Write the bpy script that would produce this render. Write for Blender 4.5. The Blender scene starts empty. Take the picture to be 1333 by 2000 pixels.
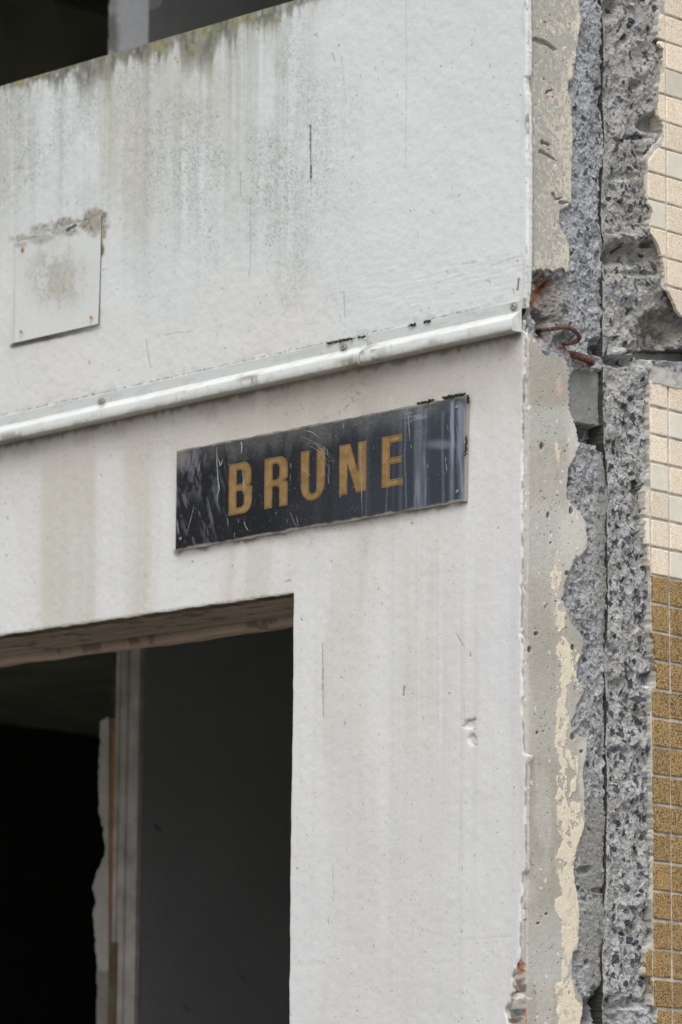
import bpy, math, numpy as np
from mathutils import Matrix, Vector
from mathutils.geometry import tessellate_polygon

# ------------------------------------------------------------------ camera
FPX = 8256.28                                  # focal length in photo pixels (photo is 1333 x 2000)
YAW, PITCH, ROLL = math.radians(45.1178), math.radians(10.7823), math.radians(0.42440)
CAM = np.array([4.74686, -5.16661, 1.6])
_cy, _sy = math.cos(YAW), math.sin(YAW)
W_ = np.array([-_sy * math.cos(PITCH), _cy * math.cos(PITCH), math.sin(PITCH)])
_r = np.array([_cy, _sy, 0.0]); _u = np.cross(_r, W_)
R_ = _r * math.cos(ROLL) + _u * math.sin(ROLL)
U_ = -_r * math.sin(ROLL) + _u * math.cos(ROLL)

scene = bpy.context.scene
cd = bpy.data.cameras.new('camera'); cam = bpy.data.objects.new('camera', cd)
scene.collection.objects.link(cam); scene.camera = cam
m = Matrix(((R_[0], U_[0], -W_[0], CAM[0]), (R_[1], U_[1], -W_[1], CAM[1]), (R_[2], U_[2], -W_[2], CAM[2]), (0, 0, 0, 1)))
cam.matrix_world = m
cd.sensor_fit = 'VERTICAL'; cd.sensor_height = 36.0; cd.lens = FPX * 36.0 / 2000.0
cd.clip_start = 0.1; cd.clip_end = 500.0
cd.dof.use_dof = True; cd.dof.focus_distance = 7.2; cd.dof.aperture_fstop = 5.6

# ------------------------------------------------------------------ light
SUN_EL = math.radians(56)
world = bpy.data.worlds.new('World'); scene.world = world; world.use_nodes = True
wn, wl = world.node_tree.nodes, world.node_tree.links
wn.clear()
sky = wn.new('ShaderNodeTexSky'); sky.sky_type = 'NISHITA'; sky.sun_disc = False
sky.sun_elevation = SUN_EL
sdir = Vector((math.cos(SUN_EL) * 0.74, -math.cos(SUN_EL) * 0.6726, math.sin(SUN_EL)))
sky.sun_rotation = math.atan2(sdir.x, sdir.y)
sky.dust_density = 6.0; sky.air_density = 1.0; sky.ozone_density = 1.0
hs = wn.new('ShaderNodeHueSaturation'); hs.inputs['Saturation'].default_value = 0.22
bg = wn.new('ShaderNodeBackground'); bg.inputs[1].default_value = 0.15
wo = wn.new('ShaderNodeOutputWorld')
wl.new(sky.outputs[0], hs.inputs['Color']); wl.new(hs.outputs[0], bg.inputs[0]); wl.new(bg.outputs[0], wo.inputs[0])
sd = bpy.data.lights.new('sun', 'SUN'); sd.energy = 0.9; sd.angle = math.radians(35); sd.color = (1.0, 0.985, 0.965)
so = bpy.data.objects.new('sun', sd); scene.collection.objects.link(so)
so.rotation_euler = sdir.to_track_quat('Z', 'Y').to_euler()
vs = scene.view_settings
vs.view_transform = 'Standard'; vs.look = 'None'; vs.gamma = 1.0; vs.use_curve_mapping = False
vs.exposure = 0.0

# ------------------------------------------------------------------ maths helpers
def plane(X, Y, axis, val):
    """points where the photo's rays meet a real wall plane (axis 0: x=val, 1: y=val)"""
    X, Y, val = np.broadcast_arrays(np.asarray(X, float), np.asarray(Y, float), np.asarray(val, float))
    d = W_ * FPX + R_ * (X[..., None] - 666.5) - U_ * (Y[..., None] - 1000.0)
    t = (val - CAM[axis]) / d[..., axis]
    return CAM + d * t[..., None]

def proj(P):
    d = np.asarray(P, float) - CAM
    z = d @ W_
    return 666.5 + FPX * (d @ R_) / z, 1000.0 - FPX * (d @ U_) / z

def _hash(ix, iy, seed):
    h = (ix.astype(np.int64) * 374761393 + iy.astype(np.int64) * 668265263 + seed * 1442695041) & 0xffffffff
    h = ((h ^ (h >> 13)) * 1274126177) & 0xffffffff
    h = ((h ^ (h >> 16)) * 2246822519) & 0xffffffff
    return ((h ^ (h >> 13)) & 0xffffff) / float(0xffffff)

def vn(x, y, seed=0):
    ix, iy = np.floor(x), np.floor(y)
    fx, fy = x - ix, y - iy
    fx = fx * fx * fx * (fx * (fx * 6 - 15) + 10); fy = fy * fy * fy * (fy * (fy * 6 - 15) + 10)
    a = _hash(ix, iy, seed); b = _hash(ix + 1, iy, seed); c = _hash(ix, iy + 1, seed); d = _hash(ix + 1, iy + 1, seed)
    return (a * (1 - fx) + b * fx) * (1 - fy) + (c * (1 - fx) + d * fx) * fy

def fbm(x, y, seed=0, octv=4, gain=0.5):
    s = 0.0; a = 1.0; n = 0.0
    for k in range(octv):
        s = s + a * vn(x * 2 ** k + 17.3 * k, y * 2 ** k - 9.1 * k, seed + k * 31); n += a; a *= gain
    return s / n

def ridge(x, y, seed=0, octv=4):
    s = 0.0; a = 1.0; n = 0.0
    for k in range(octv):
        s = s + a * (1 - np.abs(2 * vn(x * 2 ** k + 5.3 * k, y * 2 ** k + 3.7 * k, seed + k * 17) - 1)); n += a; a *= 0.5
    return s / n

def voro(x, y, seed=0):
    """nearest jittered cell: returns three random numbers of the cell, local dx, dy and the edge distance"""
    ix, iy = np.floor(x), np.floor(y)
    best = np.full(x.shape, 1e9); sec = np.full(x.shape, 1e9)
    cx = np.zeros(x.shape); cy = np.zeros(x.shape); bx = np.zeros(x.shape); by = np.zeros(x.shape)
    for ox in (-1, 0, 1):
        for oy in (-1, 0, 1):
            jx, jy = ix + ox, iy + oy
            px = jx + _hash(jx, jy, seed); py = jy + _hash(jx, jy, seed + 7)
            d = (px - x) ** 2 + (py - y) ** 2
            m1 = d < best
            sec = np.where(m1, best, np.minimum(sec, d))
            best = np.where(m1, d, best)
            cx = np.where(m1, jx, cx); cy = np.where(m1, jy, cy); bx = np.where(m1, px, bx); by = np.where(m1, py, by)
    return (_hash(cx, cy, seed + 11), _hash(cx, cy, seed + 12), _hash(cx, cy, seed + 13), x - bx, y - by, np.sqrt(sec) - np.sqrt(best))

def facets(x, y, seed):
    r1, r2, r3, dx, dy, e = voro(x, y, seed)
    return (r1 - 0.5) + 1.3 * (r2 - 0.5) * dx + 1.3 * (r3 - 0.5) * dy

def ss(a, b, x):
    t = np.clip((x - a) / (b - a), 0, 1); return t * t * (3 - 2 * t)

def lin(c):
    c = c / 255.0
    return c / 12.92 if c <= 0.04045 else ((c + 0.055) / 1.055) ** 2.4

KA = 1.12
def C(r, g, b, k=None):
    k = KA if k is None else k
    return np.array([lin(r), lin(g), lin(b)]) * k

def mix(col, c, a):
    a = np.clip(a, 0, 1)[..., None]
    return col * (1 - a) + np.asarray(c) * a

def stroke_d(X, Y, pts):
    """distance in photo pixels from each surface point to a polyline, and position along it"""
    best = np.full(X.shape, 1e9); tt = np.zeros(X.shape); n = len(pts) - 1
    for i in range(n):
        (x0, y0), (x1, y1) = pts[i], pts[i + 1]
        dx, dy = x1 - x0, y1 - y0
        t = np.clip(((X - x0) * dx + (Y - y0) * dy) / (dx * dx + dy * dy + 1e-9), 0, 1)
        d = np.hypot(X - x0 - t * dx, Y - y0 - t * dy)
        mk = d < best
        best = np.where(mk, d, best); tt = np.where(mk, (i + t) / n, tt)
    return best, tt

def blob(X, Y, cx, cy, rx, ry, soft=0.35, wob=None):
    d = np.hypot((X - cx) / rx, (Y - cy) / ry)
    if wob is not None: d = d + wob
    return 1 - ss(1 - soft, 1 + soft, d)

def tab(s):
    a = np.array([[float(v) for v in p.split(':')] for p in s.replace('\n', ' ').replace(',', ' ').split()])
    return lambda y: np.interp(y, a[:, 0], a[:, 1])

# ------------------------------------------------------------------ object helpers
COL = scene.collection
def tag(o, label=None, cat=None, group=None, kind=None):
    if label: o['label'] = label
    if cat: o['category'] = cat
    if group: o['group'] = group
    if kind: o['kind'] = kind
    return o
def empty(name, loc=(0, 0, 0)):
    o = bpy.data.objects.new(name, None); COL.objects.link(o); o.location = loc; o.empty_display_size = 0.05
    return o
def link(name, me, mat, parent=None, smooth=False):
    o = bpy.data.objects.new(name, me); COL.objects.link(o)
    if mat: me.materials.append(mat)
    if parent is not None:
        o.parent = parent
        o.matrix_parent_inverse = Matrix.Translation(-Vector(parent.location)) if parent.parent is None else Matrix.Identity(4)
    if smooth:
        me.polygons.foreach_set('use_smooth', np.ones(len(me.polygons), bool))
    return o
def mesh_np(name, V, F, col=None, extra=None):
    """V (n,3); F (m,4) or (m,3) index array or list of arrays"""
    Fs = F if isinstance(F, list) else [F]
    Fs = [np.asarray(f) for f in Fs if len(f)]
    me = bpy.data.meshes.new(name)
    me.vertices.add(len(V)); me.vertices.foreach_set('co', np.asarray(V, np.float32).ravel())
    loops = np.concatenate([f.ravel() for f in Fs]).astype(np.int32)
    tot = np.concatenate([np.full(len(f), f.shape[1]) for f in Fs]).astype(np.int32)
    st = np.concatenate([[0], np.cumsum(tot)[:-1]]).astype(np.int32)
    me.loops.add(len(loops)); me.loops.foreach_set('vertex_index', loops)
    me.polygons.add(len(tot)); me.polygons.foreach_set('loop_start', st); me.polygons.foreach_set('loop_total', tot)
    me.update(calc_edges=True)
    if col is not None:
        at = me.color_attributes.new('Col', 'FLOAT_COLOR', 'POINT')
        c4 = np.ones((len(V), 4), np.float32); c4[:, :3] = np.clip(col, 0.002, 0.9)
        at.data.foreach_set('color', c4.ravel())
    if extra is not None:
        for k, a in extra.items():
            at = me.attributes.new(k, 'FLOAT', 'POINT'); at.data.foreach_set('value', np.asarray(a, np.float32).ravel())
    return me
def grid_mesh(name, P, col, back=None, keep=None, backcol=None, flip=False, extra=None):
    """P (nv,nu,3) surface grid, rows from top to bottom, columns left to right, seen from outside.
    back: vector to extrude the border along, so that the slab has a real thickness."""
    nv, nu = P.shape[:2]
    idx = np.arange(nv * nu).reshape(nv, nu)
    F = np.stack([idx[:-1, :-1], idx[1:, :-1], idx[1:, 1:], idx[:-1, 1:]], -1)
    if keep is not None: F = F[keep]
    F = F.reshape(-1, 4)
    V = P.reshape(-1, 3); Cc = col.reshape(-1, 3)
    ex = {k: v.ravel() for k, v in extra.items()} if extra else None
    if back is not None:
        E = np.concatenate([F[:, [0, 1]], F[:, [1, 2]], F[:, [2, 3]], F[:, [3, 0]]])
        key = np.sort(E, 1); key = key[:, 0].astype(np.int64) * (nv * nu) + key[:, 1]
        u, inv, cnt = np.unique(key, return_inverse=True, return_counts=True)
        B = E[cnt[inv] == 1]
        bv = np.unique(B); remap = np.full(nv * nu, -1); remap[bv] = np.arange(len(bv)) + len(V)
        b2 = np.unique(bv)
        front2 = np.arange(len(bv)) + len(V)                     # duplicate rim so the edge stays sharp
        V2 = V[bv]; V3 = V[bv] + np.asarray(back)
        remap3 = remap + len(bv)
        bc = Cc[bv] if backcol is None else np.broadcast_to(backcol, (len(bv), 3))
        V = np.concatenate([V, V2, V3]); Cc = np.concatenate([Cc, bc, bc])
        if ex: ex = {k: np.concatenate([v, v[bv], v[bv]]) for k, v in ex.items()}
        S = np.stack([remap[B[:, 1]], remap[B[:, 0]], remap3[B[:, 0]], remap3[B[:, 1]]], -1)
        F = np.concatenate([F, S])
    if flip: F = F[:, ::-1]
    return mesh_np(name, V, F, Cc, ex)

class MB:
    def __init__(s): s.v = []; s.f = []
    def add(s, v, f):
        o = len(s.v); s.v += [tuple(map(float, p)) for p in v]; s.f += [tuple(i + o for i in q) for q in f]
    def box(s, a, b):
        x0, y0, z0 = a; x1, y1, z1 = b
        s.add([(x0, y0, z0), (x1, y0, z0), (x1, y1, z0), (x0, y1, z0), (x0, y0, z1), (x1, y0, z1), (x1, y1, z1), (x0, y1, z1)],
              [(0, 3, 2, 1), (4, 5, 6, 7), (0, 1, 5, 4), (1, 2, 6, 5), (2, 3, 7, 6), (3, 0, 4, 7)])
    def disc(s, c, ax, r, h, n=20, dome=0.0):
        """round head lying on a wall; ax 1: faces -y, ax 0: faces +x"""
        c = np.array(c); out = np.array([0, -1, 0]) if ax == 1 else np.array([1, 0, 0])
        e1 = np.array([1, 0, 0]) if ax == 1 else np.array([0, 1, 0]); e2 = np.array([0, 0, 1])
        rings = [(r, 0), (r, h * 0.6), (r * 0.85, h), (r * 0.42, h + dome), (r * 0.36, h * 0.35), (0.0001, h * 0.35)]
        v = []
        for rr, hh in rings:
            for k in range(n):
                a = 2 * math.pi * k / n
                v.append(c + out * hh + rr * (math.cos(a) * e1 + math.sin(a) * e2))
        f = [(j * n + k, j * n + (k + 1) % n, (j + 1) * n + (k + 1) % n, (j + 1) * n + k) for j in range(len(rings) - 1) for k in range(n)]
        s.add(v, f)
    def build(s, name, mat, parent=None, smooth=False):
        me = bpy.data.meshes.new(name); me.from_pydata(s.v, [], s.f); me.update()
        return link(name, me, mat, parent, smooth)

# ------------------------------------------------------------------ materials
def newmat(name):
    mt = bpy.data.materials.new(name); mt.use_nodes = True
    n = mt.node_tree.nodes; l = mt.node_tree.links
    return mt, n, l, n['Principled BSDF']
def painted(name, rough=0.85, fine=((350, 0.10),), bump=((260, 0.35, 0.0015),), spec=0.3, aniso=(1, 1, 1)):
    """per-vertex surface colour times fine procedural grain, with procedural bump"""
    mt, n, l, b = newmat(name)
    at = n.new('ShaderNodeVertexColor'); at.layer_name = 'Col'
    tc = n.new('ShaderNodeTexCoord'); mp = n.new('ShaderNodeMapping'); mp.inputs['Scale'].default_value = aniso
    l.new(tc.outputs['Object'], mp.inputs[0])
    cur = at.outputs[0]
    for sc, amt in fine:
        no = n.new('ShaderNodeTexNoise'); no.inputs['Scale'].default_value = sc; no.inputs['Detail'].default_value = 3; no.inputs['Roughness'].default_value = 0.65
        l.new(mp.outputs[0], no.inputs['Vector'])
        mr = n.new('ShaderNodeMapRange'); mr.inputs[1].default_value = 0.25; mr.inputs[2].default_value = 0.75
        mr.inputs[3].default_value = 1 - amt; mr.inputs[4].default_value = 1 + amt
        l.new(no.outputs[0], mr.inputs[0])
        mx = n.new('ShaderNodeMix'); mx.data_type = 'RGBA'; mx.blend_type = 'MULTIPLY'; mx.inputs[0].default_value = 1.0
        l.new(cur, mx.inputs[6]); l.new(mr.outputs[0], mx.inputs[7]); cur = mx.outputs[2]
    l.new(cur, b.inputs['Base Color'])
    b.inputs['Roughness'].default_value = rough; b.inputs['Specular IOR Level'].default_value = spec
    nrm = None
    for sc, st, dist in bump:
        no = n.new('ShaderNodeTexNoise'); no.inputs['Scale'].default_value = sc; no.inputs['Detail'].default_value = 4
        l.new(mp.outputs[0], no.inputs['Vector'])
        bp = n.new('ShaderNodeBump'); bp.inputs['Strength'].default_value = st; bp.inputs['Distance'].default_value = dist
        l.new(no.outputs[0], bp.inputs['Height'])
        if nrm: l.new(nrm, bp.inputs['Normal'])
        nrm = bp.outputs[0]
    if nrm: l.new(nrm, b.inputs['Normal'])
    return mt
def flat(name, c, rough=0.6, metal=0.0, var=0.12, sc=60, bump=0.2, dist=0.001, c2=None, lo=0.35, hi=0.65, spec=0.4):
    mt, n, l, b = newmat(name)
    tc = n.new('ShaderNodeTexCoord'); no = n.new('ShaderNodeTexNoise'); no.inputs['Scale'].default_value = sc; no.inputs['Detail'].default_value = 6
    l.new(tc.outputs['Object'], no.inputs['Vector'])
    rp = n.new('ShaderNodeValToRGB'); rp.color_ramp.elements[0].position = lo; rp.color_ramp.elements[1].position = hi
    c = np.asarray(c, float); c2 = c * (1 + var) if c2 is None else np.asarray(c2, float); c1 = c * (1 - var) if c2 is not None else c
    rp.color_ramp.elements[0].color = (*c1, 1); rp.color_ramp.elements[1].color = (*c2, 1)
    l.new(no.outputs[0], rp.inputs[0]); l.new(rp.outputs[0], b.inputs['Base Color'])
    bp = n.new('ShaderNodeBump'); bp.inputs['Strength'].default_value = bump; bp.inputs['Distance'].default_value = dist
    l.new(no.outputs[0], bp.inputs['Height']); l.new(bp.outputs[0], b.inputs['Normal'])
    b.inputs['Roughness'].default_value = rough; b.inputs['Metallic'].default_value = metal; b.inputs['Specular IOR Level'].default_value = spec
    return mt

M_render = painted('white_render', 0.9, ((420, 0.07), (150, 0.035)), ((420, 0.4, 0.0010), (150, 0.18, 0.0010)))
M_conc = painted('bare_concrete', 0.92, ((500, 0.16), (120, 0.06)), ((400, 0.5, 0.0012),))
M_broken = painted('broken_concrete', 0.9, ((600, 0.22), (260, 0.14)), ((450, 0.6, 0.0018),))
M_soffit = painted('weathered_soffit', 0.9, ((260, 0.2),), ((200, 0.5, 0.002),))
M_inner = painted('interior_plaster', 0.9, ((60, 0.08),), ((80, 0.3, 0.002),))

# ------------------------------------------------------------------ traced lines (photo pixels; y:x tables)
e0 = tab('''-400:1030 0:1030 100:1032 146:1031 150:1027 162:1026 182:1029 200:1031 300:1032 500:1032 535:1031 570:1029 600:1026 625:1020 645:1017 652:1023
 662:1026 700:1026 720:1025 738:1024 745:1022 800:1023 900:1022 1000:1021 1100:1022 1132:1020 1145:1018 1155:1021 1200:1020 1230:1019 1237:1016 1246:1020 1260:1021
 1400:1021 1440:1023 1470:1025 1474:1025 1476:1033 1482:1033 1490:1030 1500:1029 1550:1028 1600:1027 1640:1028 1700:1027 1706:1022 1740:1021 1770:1018 1800:1018
 1850:1017 1870:1015 1882:1009 1892:1006 1905:1002 1925:1002 1935:1006 1945:998 1955:996 1962:994 1970:988 1978:990 2000:995 2030:1005 2100:1015 4500:1010''')
e1 = tab('''-400:1125 0:1132 40:1136 70:1131 110:1126 150:1118 158:1112 175:1110 200:1115 250:1119 300:1118 395:1117 403:1110 410:1095 430:1092 450:1097 470:1108
 490:1113 510:1114 525:1112 560:1111 690:1104 700:1106 730:1111 800:1112 815:1117 840:1128 870:1132 890:1125 900:1119 912:1112 930:1110 950:1108 975:1113 990:1120 1000:1135 1020:1143
 1050:1148 1070:1147 1080:1140 1092:1122 1110:1116 1140:1103 1170:1101 1190:1105 1200:1108 1225:1120 1240:1138 1260:1141 1280:1135 1300:1128 1320:1127 1334:1130 1342:1143 1358:1140
 1375:1128 1400:1123 1410:1115 1432:1120 1442:1146 1470:1147 1500:1140 1520:1140 1560:1142 1600:1143 1620:1140 1640:1132 1660:1126 1700:1121 1710:1122 1750:1128 1780:1133
 1800:1134 1820:1131 1855:1130 1860:1121 1900:1118 1930:1126 1960:1141 1980:1140 2000:1136 4500:1136''')
c0 = tab('1075:1090 1100:1083 1130:1075 1150:1080 1170:1087 1200:1087 1225:1088 1240:1091 1250:1097 1265:1088 1280:1086 1300:1098 1330:1096 1340:1089 1360:1091 1400:1086 1420:1086 1440:1084 1460:1086 1480:1092 1500:1096 1520:1086 1545:1091 1560:1084 1570:1088 1600:1090 1620:1086 1640:1100 1660:1092 1680:1084 1700:1086 1720:1092 1748:1099 1757:1084 1780:1084 1792:1092 1800:1097 1850:1098 1858:1104 1900:1096 1917:1099 1922:1085 1950:1086 1970:1088 2000:1090 4500:1090')
c1 = tab('1075:1090 1100:1096 1130:1096 1150:1092 1170:1090 1180:1104 1200:1108 1225:1102 1238:1092 1250:1108 1262:1118 1280:1132 1300:1126 1330:1126 1340:1106 1360:1108 1380:1104 1400:1112 1420:1110 1440:1105 1460:1110 1480:1129 1500:1130 1520:1128 1550:1126 1560:1112 1570:1134 1600:1141 1620:1139 1640:1132 1660:1126 1700:1121 1720:1123 1750:1128 1780:1132 1850:1129 1858:1118 1900:1112 1918:1118 1950:1125 1970:1139 2000:1134 4500:1130')
ck = tab('''-400:1172 0:1172 15:1175 40:1174 60:1177 100:1177 160:1177 200:1175 240:1178 270:1180 300:1176 400:1173 440:1173 470:1177 500:1175 560:1176 600:1177 690:1178 800:1178
 870:1178 900:1183 940:1186 1000:1184 1030:1185 1040:1184 1100:1186 1200:1186 1250:1184 1270:1180 1290:1178 1310:1180 1350:1182 1380:1185 1420:1184 1450:1182 1470:1182
 1490:1184 1600:1184 1700:1183 1740:1181 1770:1178 1800:1177 1820:1180 1840:1178 1860:1175 1900:1176 1950:1178 2000:1182 4500:1182''')
te = tab('''-400:1295 0:1299 14:1298 22:1291 30:1288 78:1289 84:1298 134:1299 138:1292 180:1289 218:1287 230:1293 240:1298 265:1298 275:1296 285:1286 293:1280 300:1277 312:1270 322:1263 340:1265 380:1264 396:1266
 400:1273 410:1276 450:1271 455:1272 468:1284 480:1290 508:1296 513:1298 564:1299 569:1308 585:1316 600:1322 612:1334 620:1350 700:1350 712:1278 722:1277 745:1274 760:1273 800:1271 890:1271
 908:1272 935:1272 960:1265 970:1263 1010:1262 1060:1264 1070:1266 1090:1269 1110:1272 1120:1275 1200:1275 1240:1277 1290:1280 1310:1283 1344:1285 1350:1275
 1400:1274 1500:1276 1570:1277 1600:1279 1700:1278 1790:1276 1850:1277 1853:1267 1860:1266 1908:1261 1912:1275 1965:1277 1970:1287 2000:1288 4500:1285''')

def wob(Y, seed, amp=2.0, s=9.0):
    return (fbm(Y / s, Y * 0 + 0.5, seed, 4, 0.6) - 0.5) * 2 * amp

# corner profile: x of the render's ragged arris at each height
_Y = np.arange(-900, 4500, 1.0)
_P = plane(e0(_Y) + wob(_Y, 3, 1.2, 7) * (1 - ss(60, 0, np.abs(_Y - 2600)) ), _Y, 1, 0.0)
_o = np.argsort(_P[:, 2])
def x_edge(z): return np.interp(z, _P[_o, 2], _P[_o, 0])
x_edge_s = lambda z: x_edge(z)

# ================================================================== the white building
bld = empty('apartment_building', (-0.8, 0.0, 0.0))
tag(bld, 'white rendered apartment block with a balcony parapet, a doorway and a bare concrete edge', 'building')

XL = np.concatenate([np.linspace(-3.2, -1.62, 30, endpoint=False)])
def px_of(P): return proj(P)

# ---- parapet
Z_TOP = float(plane(300, 168 - 0.292 * 300, 1, 0)[2])
zt1 = float(plane(0, 169, 1, 0)[2]); zt2 = float(plane(575, 1, 1, 0)[2])
def ztop(x):
    xa = float(plane(0, 169, 1, 0)[0]); xb = float(plane(575, 1, 1, 0)[0])
    return zt1 + (x - xa) / (xb - xa) * (zt2 - zt1)
rail_top = lambda X: 816 - 0.2240 * X
rail_bot = lambda X: 868 - 0.2140 * X
def z_from_px(fY, x):
    """height on the facade at world x where the photo line Y=fY(X) lies"""
    xs = np.array([-200.0, 300, 700, 1020]); P = plane(xs, fY(xs), 1, 0.0)
    k = np.polyfit(P[:, 0], P[:, 2], 1); return np.polyval(k, x)

def facade_cols(step):
    return np.concatenate([XL, np.arange(-1.62, -0.05, step)])

def speck(x, z, sc, seed, thr, w=0.08):
    n = vn(x * sc, z * sc, seed) * 0.6 + vn(x * sc * 2.1, z * sc * 2.1, seed + 5) * 0.4
    return ss(thr, thr + w, n)

def streaks(x, z, f, seed, vz=1.6):
    return fbm(x * f + 0.6 * vn(z * 3, x * 0, seed), z * vz, seed, 4, 0.6)

def warp_cols(xs, z):
    """columns: xs up to -0.05 then eight-odd more stretched to the ragged arris"""
    tail = np.linspace(0, 1, 26)[1:]
    xe = x_edge(z)
    x0 = xs[-1]
    main = np.repeat(xs[None, :], len(z), 0)
    T = x0 + (xe[:, None] - x0) * tail[None, :]
    return np.concatenate([main, T], 1)

def build_parapet():
    xs = facade_cols(0.0024)
    zb = 3.20
    n = 345
    zr = np.linspace(0, 1, n)
    zmid = zt1 + (zb - zt1) * zr
    zc = float(ztop(-.01)) + (float(z_from_px(lambda X: rail_top(X) + 14, -.01)) - float(ztop(-.01))) * zr
    X3 = warp_cols(xs, zc)
    zt = ztop(X3)
    Z3 = zt + (z_from_px(lambda X: rail_top(X) + 14, X3) - zt) * zr[:, None]
    x, z = X3, Z3
    P = np.stack([x, np.zeros_like(x), z], -1)
    X, Y = proj(P)
    d = zt - z
    h = (fbm(x * 6, z * 6, 2, 3) - 0.5) * 0.004 + (fbm(x * 70, z * 70, 4, 3) - 0.5) * 0.0009
    # trowel marks low on the right
    tw = blob(X, Y, 880, 560, 230, 60, 0.6)
    h += tw * (fbm(x * 34 + z * 12, z * 300, 8, 3) - 0.5) * 0.0007
    col = np.broadcast_to(C(208, 213, 213), P.shape).copy()
    big = fbm(x * 2.3, z * 2.3, 21, 3)
    col *= (1 + (big - 0.5) * 0.10)[..., None]
    col = mix(col, C(211, 208, 205), ss(420, 640, Y) * 0.55 * ss(0.35, 0.7, fbm(x * 3, z * 3, 30, 3)) + 0.12 * ss(500, 700, Y))
    # rain streaks down from the coping
    wl_ = ss(760, 380, X) * (0.55 + 0.45 * ss(30, 250, X) ) * ss(0.62, 0.05, d)
    st = ss(0.46, 0.74, streaks(x, z, 48, 41, 1.2))
    col = mix(col, C(164, 165, 158), st * wl_ * 0.55)
    st2 = ss(0.4, 0.78, streaks(x, z, 17, 47, 0.8))
    col = mix(col, C(184, 184, 177), st2 * wl_ * 0.55)
    lf = ss(90, 10, X) * ss(0.5, 0.1, d)
    col = mix(col, C(172, 170, 158), lf * 0.5 * ss(0.3, 0.6, streaks(x, z, 30, 51, 1)))
    # algae freckles in patches
    dens = (blob(X, Y, 330, 210, 250, 200, 0.85) * 0.9 + blob(X, Y, 540, 300, 130, 260, 0.8) * 0.35 + blob(X, Y, 20, 260, 60, 150, 0.6) * 0.6
            + blob(X, Y, 480, 480, 160, 200, 0.7) * 0.4) * ss(0.26, 0.70, fbm(x * 14, z * 9, 61, 5, .6))
    sp = speck(x, z * .8, 430, 71, 0.50, 0.22) * (0.35 + 0.65 * fbm(x * 120, z * 40, 75, 2))
    col = mix(col, C(168, 169, 163), np.clip(dens, 0, 1) * .35 * ss(.35, .65, streaks(x, z, 55, 73, 2.5)))
    col = mix(col, C(122, 124, 118), sp * np.clip(dens * .85, 0, 0.62))
    sp2 = speck(x, z, 190, 77, 0.78, 0.05)
    col = mix(col, C(110, 110, 108), sp2 * (0.10 + 0.4 * dens))
    sp3 = speck(x, z * 0.8, 110, 78, 0.89, 0.03)
    col = mix(col, C(120, 116, 112), sp3 * 0.5)
    # dirt and moss fringe under the coping edge
    along = np.interp(X, [-400, 0, 40, 90, 170, 230, 300, 360, 410, 450, 540, 590, 650, 800], [.35, .4, .45, .55, .75, 1.0, .85, 1.1, 1.2, .8, .8, .45, .12, .05])
    L = (0.013 + 0.085 * fbm(x * 38, x * 0, 81, 4, 0.7) ** 2.2 * 1.6) * along
    L = L + 0.045 * blob(X, Y, 398, 60, 24, 90, 0.5) + 0.035 * blob(X, Y, 185, 140, 22, 90, 0.5)
    fr = ss(1.25, 0.35, d / np.maximum(L, 1e-4)) * ss(0.22, 0.55, fbm(x * 130, z * 70, 85, 3) * 0.75 + 0.25 * along)
    dc = mix(np.broadcast_to(C(84, 83, 70), P.shape).copy(), C(104, 108, 62), ss(0.45, 0.65, fbm(x * 22, z * 22, 87, 3)) * ss(300, 350, X) * 0.9)
    col = mix(col, dc, fr * 0.85)
    drip = ss(.48, .66, fbm(x * 95, z * 9, 86, 3)) * ss(.075, .0, d) * along
    col = mix(col, C(70, 68, 58), np.clip(drip, 0, 1) * .8 * ss(.3, .5, fbm(x * 200, z * 120, 84, 2)))
    soft = ss(2.6, 0.6, d / np.maximum(L, 1e-4))
    col = mix(col, C(160, 160, 148), soft * 0.38 * ss(0.3, 0.6, fbm(x * 90, z * 50, 88, 3)))
    yl = ss(0.005, 0.001, d) * ss(0.42, 0.6, fbm(x * 55, x * 0 + 2, 91, 3)) * np.interp(X, [-300, 0, 60, 300, 330, 480, 500, 640], [.6, .9, .8, .5, 1, 1, .3, .1])
    col = mix(col, C(150, 145, 84), yl * .7)
    wb = (fbm(x * 120, z * 120, 95, 3) - 0.5) * 0.9
    for cx, cy, r in ((312, 91, 8), (376, 92, 6.5), (540, 38, 5), (343, 113, 3), (505, 56, 3), (347, 121, 2.5), (40, 160, 7), (278, 122, 4), (520, 20, 5), (190, 130, 4), (450, 40, 4), (495, 34, 5)):
        col = mix(col, C(150, 143, 96), blob(X, Y, cx, cy, r, r * 1.2, 0.35, wb) * 0.75)
    col = mix(col, C(176, 168, 150), blob(X, Y, 215, 250, 22, 110, 0.8) * 0.35)
    col = mix(col, C(178, 172, 156), blob(X, Y, 262, 330, 26, 130, 0.8) * 0.35 + blob(X, Y, 380, 190, 60, 70, 0.8) * 0.25)
    # mould and edge lines round the cover plate
    wb2 = (fbm(x * 75, z * 75, 99, 4, 0.65) - 0.5) * 1.3
    mo = np.maximum.reduce([blob(X, Y, 188, 428, 24, 22, 0.3, wb2), blob(X, Y, 135, 440, 30, 13, 0.4, wb2), blob(X, Y, 84, 452, 26, 12, 0.4, wb2) * .7, blob(X, Y, 48, 466, 22, 8, 0.5, wb2) * .6,
                            blob(X, Y, 199, 448, 8, 22, 0.4, wb2)])
    col = mix(col, C(142, 136, 125), mo * (0.72 + 0.28 * speck(x, z, 300, 103, 0.45, 0.2)))
    col = mix(col, C(92, 88, 78), mo * speck(x, z, 210, 104, 0.58, 0.1) * 0.8)
    dd, tt = stroke_d(X, Y, [(133, 449), (148, 440), (165, 431)]); col = mix(col, C(70, 66, 58), ss(5, 1.5, dd + wb2 * 3))
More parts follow.
